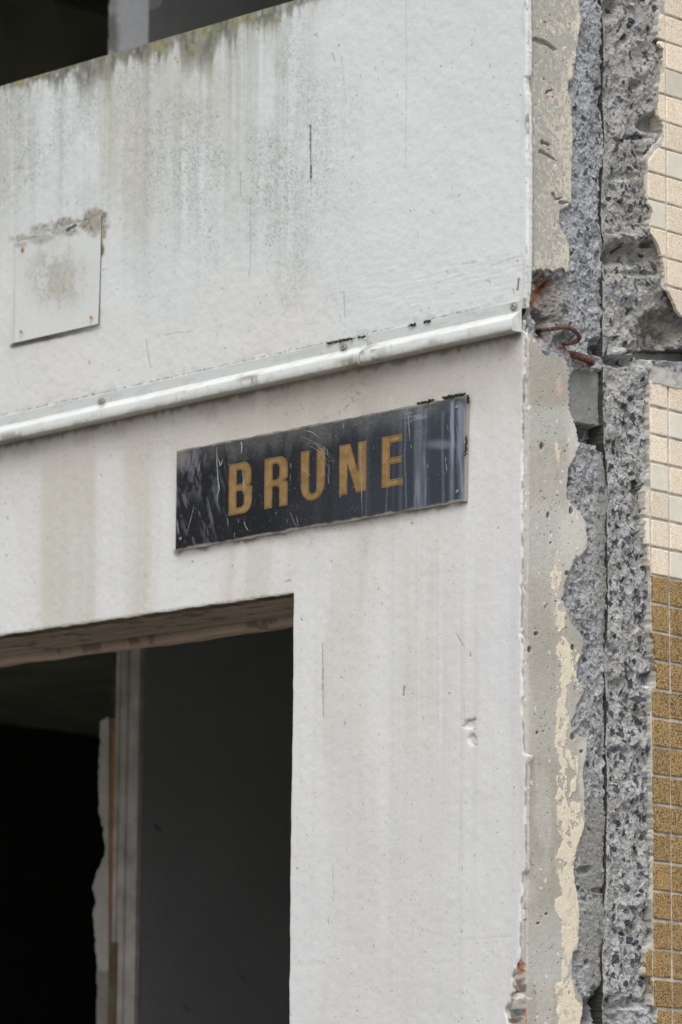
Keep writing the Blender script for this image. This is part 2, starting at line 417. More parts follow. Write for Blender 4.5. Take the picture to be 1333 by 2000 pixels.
    dd, tt = stroke_d(X, Y, [(199, 440), (199, 470), (198, 480)]); col = mix(col, C(165, 160, 132), ss(4, 1, dd))
    col = mix(col, C(118, 116, 74), blob(X, Y, 197, 488, 8.5, 14, 0.3, wb2 * .5) * 0.9)
    col = mix(col, C(80, 78, 52), blob(X, Y, 198, 489, 5, 9, 0.4, wb2 * .8) * 0.8)
    dd, tt = stroke_d(X, Y, [(198, 500), (197, 560), (196, 640)]); col = mix(col, C(176, 178, 176), ss(2.2, 0.6, dd) * 0.6)
    dd, tt = stroke_d(X, Y, [(24, 676), (100, 660), (196, 639)]); col = mix(col, C(84, 78, 68), ss(7, 1.5, dd + wb2 * 3 * ss(.2, .6, tt)) * np.interp(tt, [0, .5, .8, 1], [.8, .9, .6, .1]))  # grime band that also paints the plate's shadow on the wall
    # hairline cracks and scuffs
    for pts, w, a in (([(607, 245), (607, 290), (608, 318), (608, 348)], 1.3, 0.95), ([(608, 348), (608, 382)], 0.9, 0.3), ([(650, 105), (655, 120)], 1.2, 0.35), ([(668, 110), (672, 160), (677, 200)], 1, .18),
                      ([(470, 335), (471, 385)], 1.2, 0.4), ([(489, 395), (490, 470), (487, 540)], 0.9, 0.3), ([(285, 665), (290, 700), (294, 718)], 1, 0.4), ([(793, 0), (794, 130), (793, 330)], 1.0, 0.16),
                      ([(848, 555), (862, 551)], 1.2, .2), ([(905, 516), (930, 512)], 1.3, 0.25), ([(843, 412), (849, 417)], 1.2, 0.3), ([(895, 385), (900, 380)], 1.0, 0.3),
                      ([(318, 655), (345, 650), (375, 648)], 1, 0.25), ([(960, 520), (1000, 505), (1020, 500)], 1.2, 0.25), ([(672, 570), (673, 620)], 1, 0.35), ([(1014, 545), (1011, 566)], 2.0, 0.75)):
        dd, tt = stroke_d(X, Y, pts)
        k = ss(w + 0.8, w * 0.4, dd + (vn(z * 200, x * 200, 5) - 0.5) * 1.2)
        col = mix(col, C(60, 60, 62), k * a); h -= k * a * 0.0012
    # grime line along the top of the rail, chipped paint near the arris
    dr = rail_top(X) - Y
    col = mix(col, C(105, 100, 88), ss(7, 0.5, dr + (fbm(x * 160, z * 60, 113, 3) - 0.5) * 12) * ss(0.26, 0.42, fbm(x * 14, z * 0, 115, 3)) * 0.85 * ss(1000, 860, X))
    col = mix(col, C(176, 174, 168), ss(26, 4, dr) * ss(0.42, 0.7, fbm(x * 70, z * 160, 117, 3)) * 0.5)
    ed = x_edge(z) - x
    col = mix(col, C(192, 192, 188), ss(0.022, 0.004, ed) * ss(0.4, 0.65, fbm(x * 60, z * 14, 119, 3)) * 0.7)
    col = mix(col, C(120, 118, 112), ss(0.010, 0.003, ed) * ss(0.58, 0.7, fbm(x * 90, z * 40, 121, 3)) * 0.8)
    h -= ss(0.006, 0.0, ed) * 0.003
    P[..., 1] -= h
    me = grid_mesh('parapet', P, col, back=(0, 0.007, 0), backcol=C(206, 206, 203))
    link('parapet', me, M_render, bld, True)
    b = MB(); zz = [float(ztop(-3.2)), float(ztop(-0.02))]
    b.add([(-3.2, 0.008, 3.3), (-0.085, 0.008, 3.3), (-0.085, 0.16, 3.3), (-3.2, 0.16, 3.3), (-3.2, 0.008, zz[0] - .002), (-0.085, 0.008, zz[1] - .002), (-0.085, 0.16, zz[1] - .002), (-3.2, 0.16, zz[0] - .002)],
          [(0, 3, 2, 1), (4, 5, 6, 7), (0, 1, 5, 4), (1, 2, 6, 5), (2, 3, 7, 6), (3, 0, 4, 7)])
    b.build('parapet_core', M_core, bld)

M_core = flat('grey_core_concrete', C(150, 148, 142), 0.9, sc=30)
build_parapet()

# ---- wall below the rail, with the doorway
def z_lint(x):
    P = plane(np.array([0., 574.]), np.array([1241., 1158.]), 1, 0.0)
    return np.interp(x, [-3.2, P[0, 0], P[1, 0]], [P[0, 2] - (P[0, 0] + 3.2) * (P[1, 2] - P[0, 2]) / (P[1, 0] - P[0, 0]), P[0, 2], P[1, 2]])
_J = plane(np.array([574, 573, 571.5, 570, 568, 566, 565.]), np.array([1158, 1250, 1380, 1500, 1700, 1990, 2100.]), 1, 0.0)
def x_jamb(z): return np.interp(z, _J[::-1, 2], _J[::-1, 0])
XJ = float(_J[0, 0])

def build_lower():
    step = 0.0024
    # columns: left of jamb, right of jamb up to -0.05, then to the arris ; rows: above lintel, below lintel
    left = np.concatenate([np.linspace(-3.2, -1.62, 30, endpoint=False), np.arange(-1.62, XJ - 0.001, step)])
    tL = (left - left[0]) / (XJ - left[0])
    nR = 215; nT = 30
    zl0 = float(z_lint(XJ))
    nA = 205
    dn = np.concatenate([np.linspace(0, 1, 330)[1:] * (zl0 - 1.98), (zl0 - 1.98) + np.linspace(0, 1, 40)[1:] * 1.98])
    rows = []
    zt_ref = float(z_from_px(lambda X: rail_bot(X) - 26, XJ))
    ta = np.linspace(0, 1, nA)
    zref = np.concatenate([zt_ref + (zl0 - zt_ref) * ta, zl0 - dn])
    nrow = len(zref)
    xj = np.where(zref > zl0, XJ, x_jamb(zref))
    xj = xj + np.where(zref < zl0, (fbm(zref * 34, zref * 0, 7, 4) - 0.5) * 0.0032 * ss(zl0, zl0 - 0.1, zref), 0)
    zedge = zref.copy(); ztr = float(z_from_px(lambda X: rail_bot(X) - 26, -.012)); zedge[:nA] = ztr + (zl0 - ztr) * ta
    xe = x_edge(zedge); x1 = np.full(nrow, -0.05)
    A = left[0] + (xj[:, None] - left[0]) * tL[None, :]
    Bc = xj[:, None] + (x1 - xj)[:, None] * np.linspace(0, 1, nR)[None, :]
    T = x1[:, None] + (xe - x1)[:, None] * np.linspace(0, 1, nT)[None, 1:]
    x = np.concatenate([A, Bc, T], 1)
    nl = A.shape[1]
    ztopc = z_from_px(lambda X: rail_bot(X) - 26, x)
    zl = z_lint(x) + np.where(x < XJ - 0.004, (fbm(x * 40, x * 0, 9, 4, .6) - 0.5) * 0.0045, 0)
    z = np.empty_like(x)
    z[:nA] = ztopc[:nA] + (zl[:nA] - ztopc[:nA]) * ta[:, None]
    z[nA:] = zl[nA:] - dn[:, None] * (zl[nA:] / zl0)
    keep = np.ones((nrow - 1, x.shape[1] - 1), bool)
    keep[nA - 1:, :nl] = False
    P = np.stack([x, np.zeros_like(x), z], -1)
    X, Y = proj(P)
    h = (fbm(x * 5, z * 5, 202, 3) - 0.5) * 0.0045 + (fbm(x * 75, z * 75, 204, 3) - 0.5) * 0.0007
    h += (streaks(x, z, 95, 206, 0.7) - 0.5) * 0.0002
    col = np.broadcast_to(C(211, 209, 206), P.shape).copy()
    col *= (1 + (fbm(x * 2, z * 1.2, 221, 3) - 0.5) * 0.08)[..., None]
    dy = Y - rail_bot(X)
    # warm dirty band below the rail; darkest line also paints in the rail's shadow
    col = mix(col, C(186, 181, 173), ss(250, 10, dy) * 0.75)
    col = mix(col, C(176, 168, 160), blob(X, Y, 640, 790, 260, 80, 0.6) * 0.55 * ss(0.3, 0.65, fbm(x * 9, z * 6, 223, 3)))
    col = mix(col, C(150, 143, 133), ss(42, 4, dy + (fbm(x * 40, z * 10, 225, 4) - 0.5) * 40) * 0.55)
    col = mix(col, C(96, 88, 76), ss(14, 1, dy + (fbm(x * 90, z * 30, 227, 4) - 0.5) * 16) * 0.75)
    # wide wash bands, paler where the water ran
    wide = streaks(x, z, 7.5, 231, 0.35)
    col = mix(col, C(213, 215, 214), ss(0.47, 0.62, wide) * 0.65 * ss(40, 200, dy))
    col = mix(col, C(193, 190, 182), ss(0.5, 0.36, wide) * 0.55 * ss(20, 160, dy))
    for bx0, bx1, a in ((0, 80, .5), (188, 238, .6), (300, 330, .25), (640, 700, .3)):
        col = mix(col, C(212, 214, 214), ss(bx0 - 6, bx0 + 6, X) * ss(bx1 + 10, bx1 - 10, X) * a * ss(30, 90, dy))
    for bx0, bx1, a in ((84, 182, .45), (245, 296, .3), (760, 905, .22)):
        col = mix(col, C(190, 188, 178), ss(bx0 - 8, bx0 + 8, X) * ss(bx1 + 10, bx1 - 10, X) * a * ss(30, 90, dy))
    fine = streaks(x, z, 70, 241, 0.5)
    wr = 0.35 + 0.65 * ss(560, 760, X) * ss(960, 1100, Y)
    col = mix(col, C(185, 182, 173), ss(0.46, 0.78, fine) * 0.30 * wr * ss(.25, .7, fbm(x * 5, z * 3, 245, 3)))
    f2 = streaks(x, z, 150, 243, 0.4)
    col = mix(col, C(219, 219, 217), ss(0.58, 0.8, f2) * 0.38 * wr * ss(.3, .6, fbm(x * 9, z * 2.5, 247, 3)))
    col = mix(col, C(205, 206, 208), ss(1350, 1750, Y) * 0.55)
    col = mix(col, C(212, 213, 216), blob(X, Y, 985, 1250, 40, 330, 0.8) * 0.6)
    # specks
    col = mix(col, C(112, 104, 96), speck(x, z, 240, 251, 0.88, 0.03) * 0.45)
    col = mix(col, C(120, 116, 108), speck(x, z, 110, 253, 0.915, 0.02) * 0.7)
    # crazing above and below the sign
    wbx = (fbm(x * 50, z * 50, 261, 4, 0.65) - 0.5)
    cr = ss(0.035, 0.0, np.abs(fbm(x * 34, z * 40, 263, 4, 0.6) - 0.5)) * ss(0.4, 0.6, fbm(x * 25, z * 25, 265, 2))
    area = blob(X, Y, 650, 775, 110, 55, 0.5, wbx) * 0.9 + blob(X, Y, 690, 1012, 110, 22, 0.5, wbx) * 1.0 + blob(X, Y, 560, 1052, 60, 15, 0.6, wbx) * 0.7 + blob(X, Y, 300, 880, 60, 30, 0.6, wbx) * 0.25 + blob(X, Y, 740, 1040, 40, 40, 0.6, wbx) * 0.4
    col = mix(col, C(118, 104, 94), cr * np.clip(area, 0, 1) * 0.65)
    col = mix(col, C(172, 162, 154), np.clip(area, 0, 1) * 0.35)
    # patchy darker halo hugging the sign's lower edge
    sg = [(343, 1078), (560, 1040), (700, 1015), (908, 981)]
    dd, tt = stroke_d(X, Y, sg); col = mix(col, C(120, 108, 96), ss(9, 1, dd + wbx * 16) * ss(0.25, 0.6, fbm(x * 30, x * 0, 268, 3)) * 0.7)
    col = mix(col, C(188, 186, 180), blob(X, Y, 620, 1075, 30, 60, 0.8) * 0.2)
    # small cracks and chips
    for pts, w, a in (([(630, 1258), (630, 1330), (631, 1400)], 1.2, 0.5), ([(789, 1342), (788, 1358)], 1.8, 0.8), ([(641, 1795), (642, 1805)], 1.2, 0.4), ([(904, 1418), (912, 1408), (928, 1404)], 2.2, 0.75),
                      ([(915, 1440), (926, 1434)], 1.6, 0.6), ([(918, 1450), (930, 1454)], 1.6, 0.6), ([(650, 1690), (652, 1740), (651, 1760)], 1.0, 0.25), ([(893, 1240), (905, 1262)], 1.2, 0.4),
                      ([(918, 1276), (919, 1280)], 1.8, 0.6), ([(905, 1360), (907, 1420)], 0.8, 0.2), ([(900, 1560), (897, 1700)], .8, .15), ([(588, 1208), (589, 1212)], 1.5, .6), ([(515, 995), (690, 965)], 0.8, 0.0),
                      ([(560, 1136), (568, 1133)], 1.5, 0.5), ([(1023, 745), (1020, 790), (1021, 850)], 1.5, 0.5), ([(800, 1810), (900, 1835), (1000, 1828)], .9, .12)):
        dd, tt = stroke_d(X, Y, pts); k = ss(w + 0.8, w * 0.4, dd + (vn(z * 240, x * 240, 5) - 0.5) * 1.6)
        col = mix(col, C(78, 76, 74), k * a); h -= k * a * 0.0015
    for cx, cy, rx, ry in ((916, 1414, 11, 8), (922, 1444, 8, 11)):
        k = blob(X, Y, cx, cy, rx, ry, 0.35, wbx); h -= k * 0.003; col = mix(col, C(205, 205, 203), k * 0.6)
    # grime along the lintel arris and jamb
    dl = np.where(x < XJ, z - z_lint(x), 1.0)
    col = mix(col, C(118, 110, 92), ss(0.006, 0.0, dl + (fbm(x * 120, z * 120, 271, 3) - 0.5) * 0.004) * 0.6 * (z > 2))
    ed = x_edge(z) - x
    col = mix(col, C(216, 217, 220), ss(0.012, 0.002, ed) * ss(0.35, 0.6, fbm(x * 30, z * 10, 273, 3)) * 0.6)
    col = mix(col, C(120, 118, 112), ss(0.006, 0.001, ed) * ss(0.48, 0.6, fbm(x * 90, z * 60, 275, 3)) * 0.8)
    h -= ss(0.006, 0.0, ed) * 0.003 * (0.3 + fbm(x * 20, z * 60, 277, 3))
    P[..., 1] -= h
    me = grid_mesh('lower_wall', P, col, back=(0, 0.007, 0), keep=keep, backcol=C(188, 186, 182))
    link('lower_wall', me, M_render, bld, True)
    # masonry behind the render: lintel and pier
    b = MB()
    b.box((XJ + 0.006, 0.0068, -0.02), (-0.075, 0.24, 3.30))
    b.box((-3.2, 0.0068, z_lint(-0.6) + 0.035), (XJ + 0.006, 0.24, 3.30))
    b.build('wall_core', M_core, bld)
build_lower()

def build_soffit():
    nx, ny = 700, 90
    s = np.linspace(0, 1, nx); xs = -2.6 + (XJ + 0.006 + 2.6) * s
    yy = np.linspace(0.0035, 0.262, ny)
    x, y = np.meshgrid(xs, yy)
    z = z_lint(x) + (fbm(x * 40, x * 0, 9, 4, .6) - 0.5) * 0.0045 * ss(0.03, 0, y) + 0.0005
    rough = (fbm(x * 60, y * 90, 301, 4, 0.6) - 0.5)
    z = z + rough * 0.012 * ss(0.05, 0.012, y) * ss(.004, .012, y) + ss(0.0, 0.012, y) * 0.003
    rib = (fbm(x * 4, y * 70, 303, 4, 0.6) - 0.5)
    z = z + rib * 0.006 * ss(0.03, 0.08, y)
    lip = ss(0.226, 0.236, y + (fbm(x * 12, x * 0, 305, 3) - 0.5) * 0.012)
    z = z - lip * (0.006 + 0.006 * fbm(x * 10, x * 0 + 3, 307, 3)) + 0.012 * ss(0.200, 0.224, y) * (1 - lip)
    P = np.stack([x, y, z], -1)
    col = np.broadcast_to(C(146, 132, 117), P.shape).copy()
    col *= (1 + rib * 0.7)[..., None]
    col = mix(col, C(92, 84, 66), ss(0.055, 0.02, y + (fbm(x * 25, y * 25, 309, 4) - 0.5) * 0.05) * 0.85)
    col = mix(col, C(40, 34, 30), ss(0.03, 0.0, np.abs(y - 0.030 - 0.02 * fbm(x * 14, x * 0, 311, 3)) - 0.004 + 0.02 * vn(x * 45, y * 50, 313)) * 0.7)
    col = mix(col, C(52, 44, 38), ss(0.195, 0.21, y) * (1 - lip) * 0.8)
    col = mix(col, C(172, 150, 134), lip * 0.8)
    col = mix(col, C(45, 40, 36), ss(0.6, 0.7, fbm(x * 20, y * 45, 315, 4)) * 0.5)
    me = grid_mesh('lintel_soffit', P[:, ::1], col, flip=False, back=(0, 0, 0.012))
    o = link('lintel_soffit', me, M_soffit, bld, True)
build_soffit()

# ---- rooms behind: slabs, partitions, back walls
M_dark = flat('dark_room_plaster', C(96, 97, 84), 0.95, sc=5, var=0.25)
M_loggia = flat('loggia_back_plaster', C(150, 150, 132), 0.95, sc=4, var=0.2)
M_black = flat('darkened_back_wall', C(24, 24, 20), 0.95, sc=4, var=0.25)  # near-black base paints in the darkness of the room
def rooms():
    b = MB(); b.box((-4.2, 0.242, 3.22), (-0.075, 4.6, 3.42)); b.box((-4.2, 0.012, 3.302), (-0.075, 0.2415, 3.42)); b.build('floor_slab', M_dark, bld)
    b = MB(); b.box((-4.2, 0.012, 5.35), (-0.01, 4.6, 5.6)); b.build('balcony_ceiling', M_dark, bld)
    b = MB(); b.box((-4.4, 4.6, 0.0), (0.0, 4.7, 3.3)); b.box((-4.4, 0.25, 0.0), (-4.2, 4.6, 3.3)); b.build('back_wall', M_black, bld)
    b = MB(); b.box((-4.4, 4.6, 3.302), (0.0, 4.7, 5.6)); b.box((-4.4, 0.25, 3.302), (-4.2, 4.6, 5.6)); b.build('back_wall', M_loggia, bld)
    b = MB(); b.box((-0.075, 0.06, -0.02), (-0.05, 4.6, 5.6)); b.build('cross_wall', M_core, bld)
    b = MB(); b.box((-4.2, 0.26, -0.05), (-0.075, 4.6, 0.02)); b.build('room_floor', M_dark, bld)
rooms()

Y0 = 0.95
def partition(name, zlo, zhi, Xa, Xb, Yref, seed, upper):
    pa = plane(Xa, Yref, 1, Y0)[0]; pb = plane(Xb, Yref, 1, Y0)[0]
    # broad face (towards +x)
    ys = np.linspace(Y0 + .001, 4.59, 240); zs = np.linspace(zhi, zlo, 260)
    y, z = np.meshgrid(ys, zs)
    x = np.full_like(y, pb) + (fbm(y * 4, z * 4, seed, 3) - 0.5) * 0.006
    P = np.stack([x, y, z], -1); X, Y = proj(P)
    col = np.broadcast_to(C(140, 142, 144) if not upper else C(150, 152, 152), P.shape).copy()
    col *= (1 + (fbm(y * 5, z * 5, seed + 3, 4) - 0.5) * (0.35 if upper else 0.16))[..., None]
    if not upper:
        wbx = (fbm(y * 60, z * 60, seed + 9, 3) - 0.5)
        for cx, cy in ((373, 1606), (300, 1905), (368, 1966), (390, 1852), (475, 1908), (310, 1620)):
            col = mix(col, C(20, 20, 20), blob(X, Y, cx, cy, 3.6, 4.4, 0.4, wbx * .5) * (0.9 if cx != 390 and cx != 475 else .35))
    me = grid_mesh('partition_wall', P, col)
    root = link('partition_wall', me, M_inner, bld, True)
    # end of the partition (towards -y)
    if upper:
        xs = np.linspace(0, 1, 60); zs = np.linspace(zhi, zlo, 400); s, z = np.meshgrid(xs, zs)
        x = pa + (pb - pa) * s + (1 - s) * (fbm(z * 22, z * 0, seed + 5, 4) - .5) * 0.016
        P = np.stack([x, np.full_like(x, Y0), z], -1); X, Y = proj(P)
        col = np.broadcast_to(C(196, 199, 202), P.shape).copy()
        col *= (1 + (fbm(x * 9, z * 9, seed + 6, 3) - .5) * .15)[..., None]
        col = mix(col, C(112, 112, 104), blob(X, Y, 222, 55, 11, 45, 0.5, (fbm(x * 40, z * 40, 3, 4) - .5) * 1.2) * 0.8)
        link('partition_end', grid_mesh('partition_end', P, col, back=(0, 0.05, 0)), M_inner, root, True)
        return
    # ribbed timber casing, edge strip and torn plaster left of it
    def xw(Xp): return float(plane(Xp, 1700, 1, Y0)[0])
    prof = [(228, 0), (229, .012), (236, .012), (237, .004), (239, .004), (240, .014), (252, .014), (253, .009), (262, .009), (263, .012), (275, .012), (276, 0)]
    b = MB(); v = []
    for zz in (zlo, zhi):
        for Xp, d in prof: v.append((xw(Xp), Y0 - d, zz))
    n = len(prof); b.add(v, [(i, i + 1, n + i + 1, n + i) for i in range(n - 1)])
    b.build('door_casing', flat('old_casing_paint', C(158, 151, 143), 0.7, sc=18, var=0.2, c2=C(176, 172, 168)), root)
    b = MB(); b.box((xw(216), Y0 - 0.002, zlo), (xw(227), Y0 + .03, float(plane(220, 1405, 1, Y0)[2]))); b.build('timber_strip', flat('raw_timber', C(150, 104, 66), 0.8, sc=25, var=.3), root)
    b = MB(); b.box((xw(205), Y0 + 0.012, float(plane(220, 1408, 1, Y0)[2])), (xw(227), Y0 + .05, zhi)); b.build('rubble_edge', flat('dark_rubble', C(70, 62, 56), 0.95, sc=60, var=.4, bump=1, dist=.01), root)
    b = MB(); b.box((xw(228), Y0 - 0.018, zlo), (xw(242), Y0 - .0125, float(plane(235, 1842, 1, Y0)[2]))); b.build('stained_board', flat('stained_board', C(120, 112, 96), 0.9, sc=22, c2=C(90, 76, 50), var=.2), root)
    t = tab('1380:214 1402:212 1410:200 1466:198 1560:197 1595:198 1615:205 1650:209 1670:211 1680:205 1694:198 1715:190 1734:184 1750:188 1763:191 1788:186 1838:190 1892:194 1990:193 2300:195')
    Yr = np.arange(1402, 2300, 3.0); zs = plane(200, Yr, 1, Y0)[:, 2]
    s, zi = np.meshgrid(np.linspace(0, 1, 24), zs); Yi = np.repeat(Yr[:, None], 24, 1)
    L = t(Yi) + wob(Yi, 333, 3, 12)
    P = plane(L + (216.5 - L) * s, Yi, 1, Y0); P[..., 1] -= 0.004 + 0.004 * fbm(P[..., 0] * 60, P[..., 2] * 60, 4, 3)
    col = np.broadcast_to(C(168, 164, 158), P.shape).copy()
    X, Y = proj(P)
    col = mix(col, C(120, 116, 112), ss(1895, 1905, Y + 8 * fbm(P[..., 0] * 60, P[..., 2] * 60, 5, 3)) * 0.8)
    col *= (1 + (fbm(P[..., 0] * 30, P[..., 2] * 30, 6, 3) - .5) * .3)[..., None]
    link('torn_plaster', grid_mesh('torn_plaster', P, col, back=(0, 0.03, 0)), M_inner, root, True)
partition('p', 0.02, 3.219, 228, 276, 1700, 320, False)
partition('p', 3.421, 5.349, 213, 290, 60, 360, True)

# ================================================================== side face: bare and broken concrete
def stones(X, Y, n, seed, rmin, rmax, region, pw=2.2):
    """angular aggregate: returns (stone mask, stone tint, height) sampled on grid columns X and rows Y (regular in both)"""
    rng = np.random.default_rng(seed)
    Ms = np.zeros(X.shape); Ti = np.zeros(X.shape); H = np.zeros(X.shape)
    ny, nx = X.shape
    yv = Y[:, 0]
    for i in range(n):
        cy = rng.uniform(yv[0], yv[-1]); j = int(np.searchsorted(yv, cy)); j = min(max(j, 0), ny - 1)
        xa, xb = X[j, 0], X[j, -1]; cx = rng.uniform(xa, xb)
        if not region(cx, cy, rng): continue
        r = rmin + (rmax - rmin) * rng.random() ** pw
        k = rng.integers(4, 8); ang = np.sort(rng.random(k) * 2 * np.pi)
        rot = rng.normal(math.pi * 0.42, 0.55); el = rng.uniform(1.1, 2.4)
        j0 = int(np.searchsorted(yv, cy - r * 1.6)); j1 = int(np.searchsorted(yv, cy + r * 1.6)) + 1
        step = (xb - xa) / (nx - 1)
        i0 = max(0, int((cx - r * 1.4 - xa) / step)); i1 = min(nx, int((cx + r * 1.4 - xa) / step) + 2)
        if j1 <= j0 or i1 <= i0: continue
        xx = (X[j0:j1, i0:i1] - cx) / 0.72; yy = Y[j0:j1, i0:i1] - cy
        a = xx * math.cos(rot) + yy * math.sin(rot); b = (-xx * math.sin(rot) + yy * math.cos(rot)) * el
        d = np.full(a.shape, -1e9)
        for q in ang:
            d = np.maximum(d, (a * math.cos(q) + b * math.sin(q)) / (r * (0.8)))
        inside = (d < 1) & (np.hypot(a, b) < r * 1.5)
        ti = rng.random(); hh = rng.uniform(-0.5, 1.0); ta, tb = rng.normal(0, .5, 2)
        Ms[j0:j1, i0:i1] = np.where(inside, 1, Ms[j0:j1, i0:i1]); Ti[j0:j1, i0:i1] = np.where(inside, ti, Ti[j0:j1, i0:i1])
        H[j0:j1, i0:i1] = np.where(inside, hh + (a * ta + b * tb) / max(r, 1) * .6, H[j0:j1, i0:i1])
    return Ms, Ti, H

def stone_color(Ti, base):
    c = np.broadcast_to(C(64, 67, 75), Ti.shape + (3,)).copy()
    c = mix(c, C(86, 90, 98), ss(0.35, 0.5, Ti)); c = mix(c, C(48, 50, 56), ss(0.62, 0.68, Ti)); c = mix(c, C(118, 124, 136), ss(0.85, 0.88, Ti)); c = mix(c, C(150, 150, 148), ss(0.95, 0.96, Ti))
    return c

ROWS = np.concatenate([np.linspace(-900, -130, 60, endpoint=False), np.arange(-130, 2130, 1.25), np.linspace(2130, 4300, 120)])

def build_left_side():
    n = 190
    Y = np.repeat(ROWS[:, None], n, 1)
    L = e0(ROWS) + 0.3; Rr = ck(ROWS) + wob(ROWS, 401, 1.2, 14) - .4 + wob(ROWS, 402, .9, 4)
    s = np.linspace(0, 1, n)[None, :]
    X = L[:, None] + (Rr - L)[:, None] * s
    Pe = plane(L, ROWS, 1, 0.0)
    xe = Pe[:, 0][:, None]
    fall = np.maximum(13, 1032 - L)[:, None]
    x0 = xe * (1 - ss(0, 1, (X - L[:, None]) / fall)) - 0.003
    # zones
    wy = wob(Y + X * 0.7, 403, 3.2, 7) + (fbm(X / 5, Y / 5, 404, 3) - .5) * 4
    sm = ss(-1.0, 1.0, (e1(Y) + wy * 0.7) - X)
    hole = (Y > 527 + (fbm(X / 9, Y * 0, 405, 3) - .5) * 14)
    lowedge = np.interp(X, [1024, 1036, 1050, 1060, 1070, 1085, 1095, 1106], [650, 652, 664, 690, 696, 690, 696, 706]) + (fbm(X / 7, Y * 0 + 4, 407, 3) - .5) * 8
    hole = hole & (Y < lowedge)
    sm = np.where(hole, 0, sm)
    upper = (Y <= 528)
    # metres for noise
    P0 = plane(X, Y, 0, x0); u, z = P0[..., 1], P0[..., 2]
    # heights of broken part
    hb = -0.007 + facets(u * 75 + 3 * fbm(u * 40, z * 40, 5, 2), z * 55, 411) * 0.0034 + facets(u * 190, z * 150, 413) * 0.0022 + (fbm(u * 30, z * 30, 415, 4, 0.6) - 0.5) * 0.010
    dep = np.zeros_like(X)
    wbb = (fbm(u * 60, z * 60, 417, 4, .6) - .5) * 1.1
    for cx, cy, rx, ry, d in ((1062, 590, 20, 50, .018), (1060, 630, 14, 26, .03), (1048, 545, 14, 14, .012), (1085, 560, 22, 18, .008), (1105, 668, 20, 16, .012), (1165, 683, 12, 22, .024), (1172, 672, 14, 14, .012),
                              (1113, 168, 4, 10, .008), (1166, 176, 6, 14, .010), (1169, 197, 5, 8, .010), (1112, 939, 4, 18, .012), (1172, 1970, 24, 34, .032), (1150, 1985, 18, 28, .02), (1095, 1888, 5, 18, .01),
                              (1125, 1880, 8, 22, .008), (1145, 1880, 4, 6, .01), (1140, 1698, 12, 7, .01), (1172, 1738, 14, 5, .008), (1166, 1468, 4, 4, .01), (1176, 1452, 4, 20, .016), (1176, 1482, 5, 12, .012), (1168, 505, 4, 14, .010)):
        dep += blob(X, Y, cx, cy, rx, ry, 0.45, wbb) * d
    # recessed flat face and the dark slot below it
    flatz = (ss(1110, 1116, X) * ss(714, 724, Y + wbb * 14) * ss(829, 822, Y + wbb * 6)) * (1 - sm)
    slot = ss(818, 826, Y + wbb * 7 - 0.12 * (X - 1120)) * ss(861, 852, Y + wbb * 5 - 0.16 * (X - 1120)) * (1 - sm)
    slot2 = ss(1164, 1172, X) * ss(850, 860, Y) * ss(882, 868, Y + wbb * 6)
    hb = np.where(flatz > 0.5, -0.016 + (fbm(u * 90, z * 90, 419, 3) - .5) * 0.0025, hb)
    dep += slot * 0.032 + slot2 * 0.03
    calm = np.clip(blob(X, Y, 1155, 1650, 26, 88, .3, wbb) + blob(X, Y, 1158, 1820, 26, 70, .3, wbb) + blob(X, Y, 1174, 1000, 14, 130, .4, wbb) * .9 + blob(X, Y, 1178, 1180, 8, 90, .5, wbb) * .7 + blob(X, Y, 1160, 1900, 18, 50, .4, wbb) * .7, 0, 1)
    hb = hb * (1 - calm) + calm * (-0.005 + (fbm(u * 110, z * 160, 421, 4, .65) - .5) * 0.0035)
    hb -= dep
    hb -= ss(10, 0, Rr[:, None] - X) * 0.005 * ss(.3, .6, fbm(z * 20, z * 0, 423, 3))
    # aggregate
    def reg(cx, cy, rng):
        if 530 < cy < 700: return True
        if 722 < cy < 822: return rng.random() < 0.05
        if cx < float(e1(cy)) + 1: return rng.random() < 0.0
        if (1570 < cy < 1735 and cx > 1140) or (1760 < cy < 1900 and cx > 1135): return rng.random() < 0.15
        return True
    Ms, Ti, Hs = stones(X, Y, 6000, 431, 1.4, 8.0, reg, 3.4)
    Ms = Ms * (1 - (sm > 0.4))
    hb += Ms * Hs * 0.0012
    rst = blob(X, Y, 1062, 652, 16, 9, .6, wbb) * .7 + blob(X, Y, 1106, 680, 12, 10, .6, wbb) * .6 + blob(X, Y, 1140, 709, 20, 6, .6, wbb) * .6
    # smooth skin
    hs_ = (fbm(u * 14, z * 5, 441, 3) - 0.5) * 0.002 + (fbm(u * 160, z * 160, 443, 3) - .5) * 0.0007
    pit = speck(u, z, 190, 445, 0.86, 0.03) ; hs_ -= pit * 0.0022
    h = hb * (1 - sm) + hs_ * sm
    # ---- colour
    ub = np.broadcast_to(C(151, 152, 154), X.shape + (3,)).copy()
    blue = ss(1000, 500, Y)
    cb = mix(ub, C(147, 151, 157), blue * 0.6)
    cb = mix(cb, C(168, 170, 173), ss(.48, .7, fbm(u * 70, z * 60, 451, 4, .6)) * 0.6)
    cb = mix(cb, C(104, 104, 102), ss(.52, .72, fbm(u * 38, z * 30, 453, 4, .6)) * 0.6)
    cb = mix(cb, C(190, 194, 202), ss(.62, .74, fbm(u * 230, z * 190, 455, 3)) * 0.5)
    cb = mix(cb, C(84, 84, 84), speck(u, z, 330, 457, 0.66, 0.06) * 0.6)
    cb = mix(cb, C(134, 133, 128), np.clip(calm, 0, 1) * 0.85)
    cb = mix(cb, C(108, 108, 104), calm * speck(u, z * .6, 300, 459, .55, .1) * .6)
    cb = mix(cb, C(126, 127, 124), flatz * 0.9)
    cb = mix(cb, C(88, 84, 76), slot * 0.5)
    cb = mix(cb, stone_color(Ti, None), Ms * 0.8)
    cb = mix(cb, C(122, 92, 74), rst)
    hz = blob(X, Y, 1070, 580, 45, 60, .5, wbb)
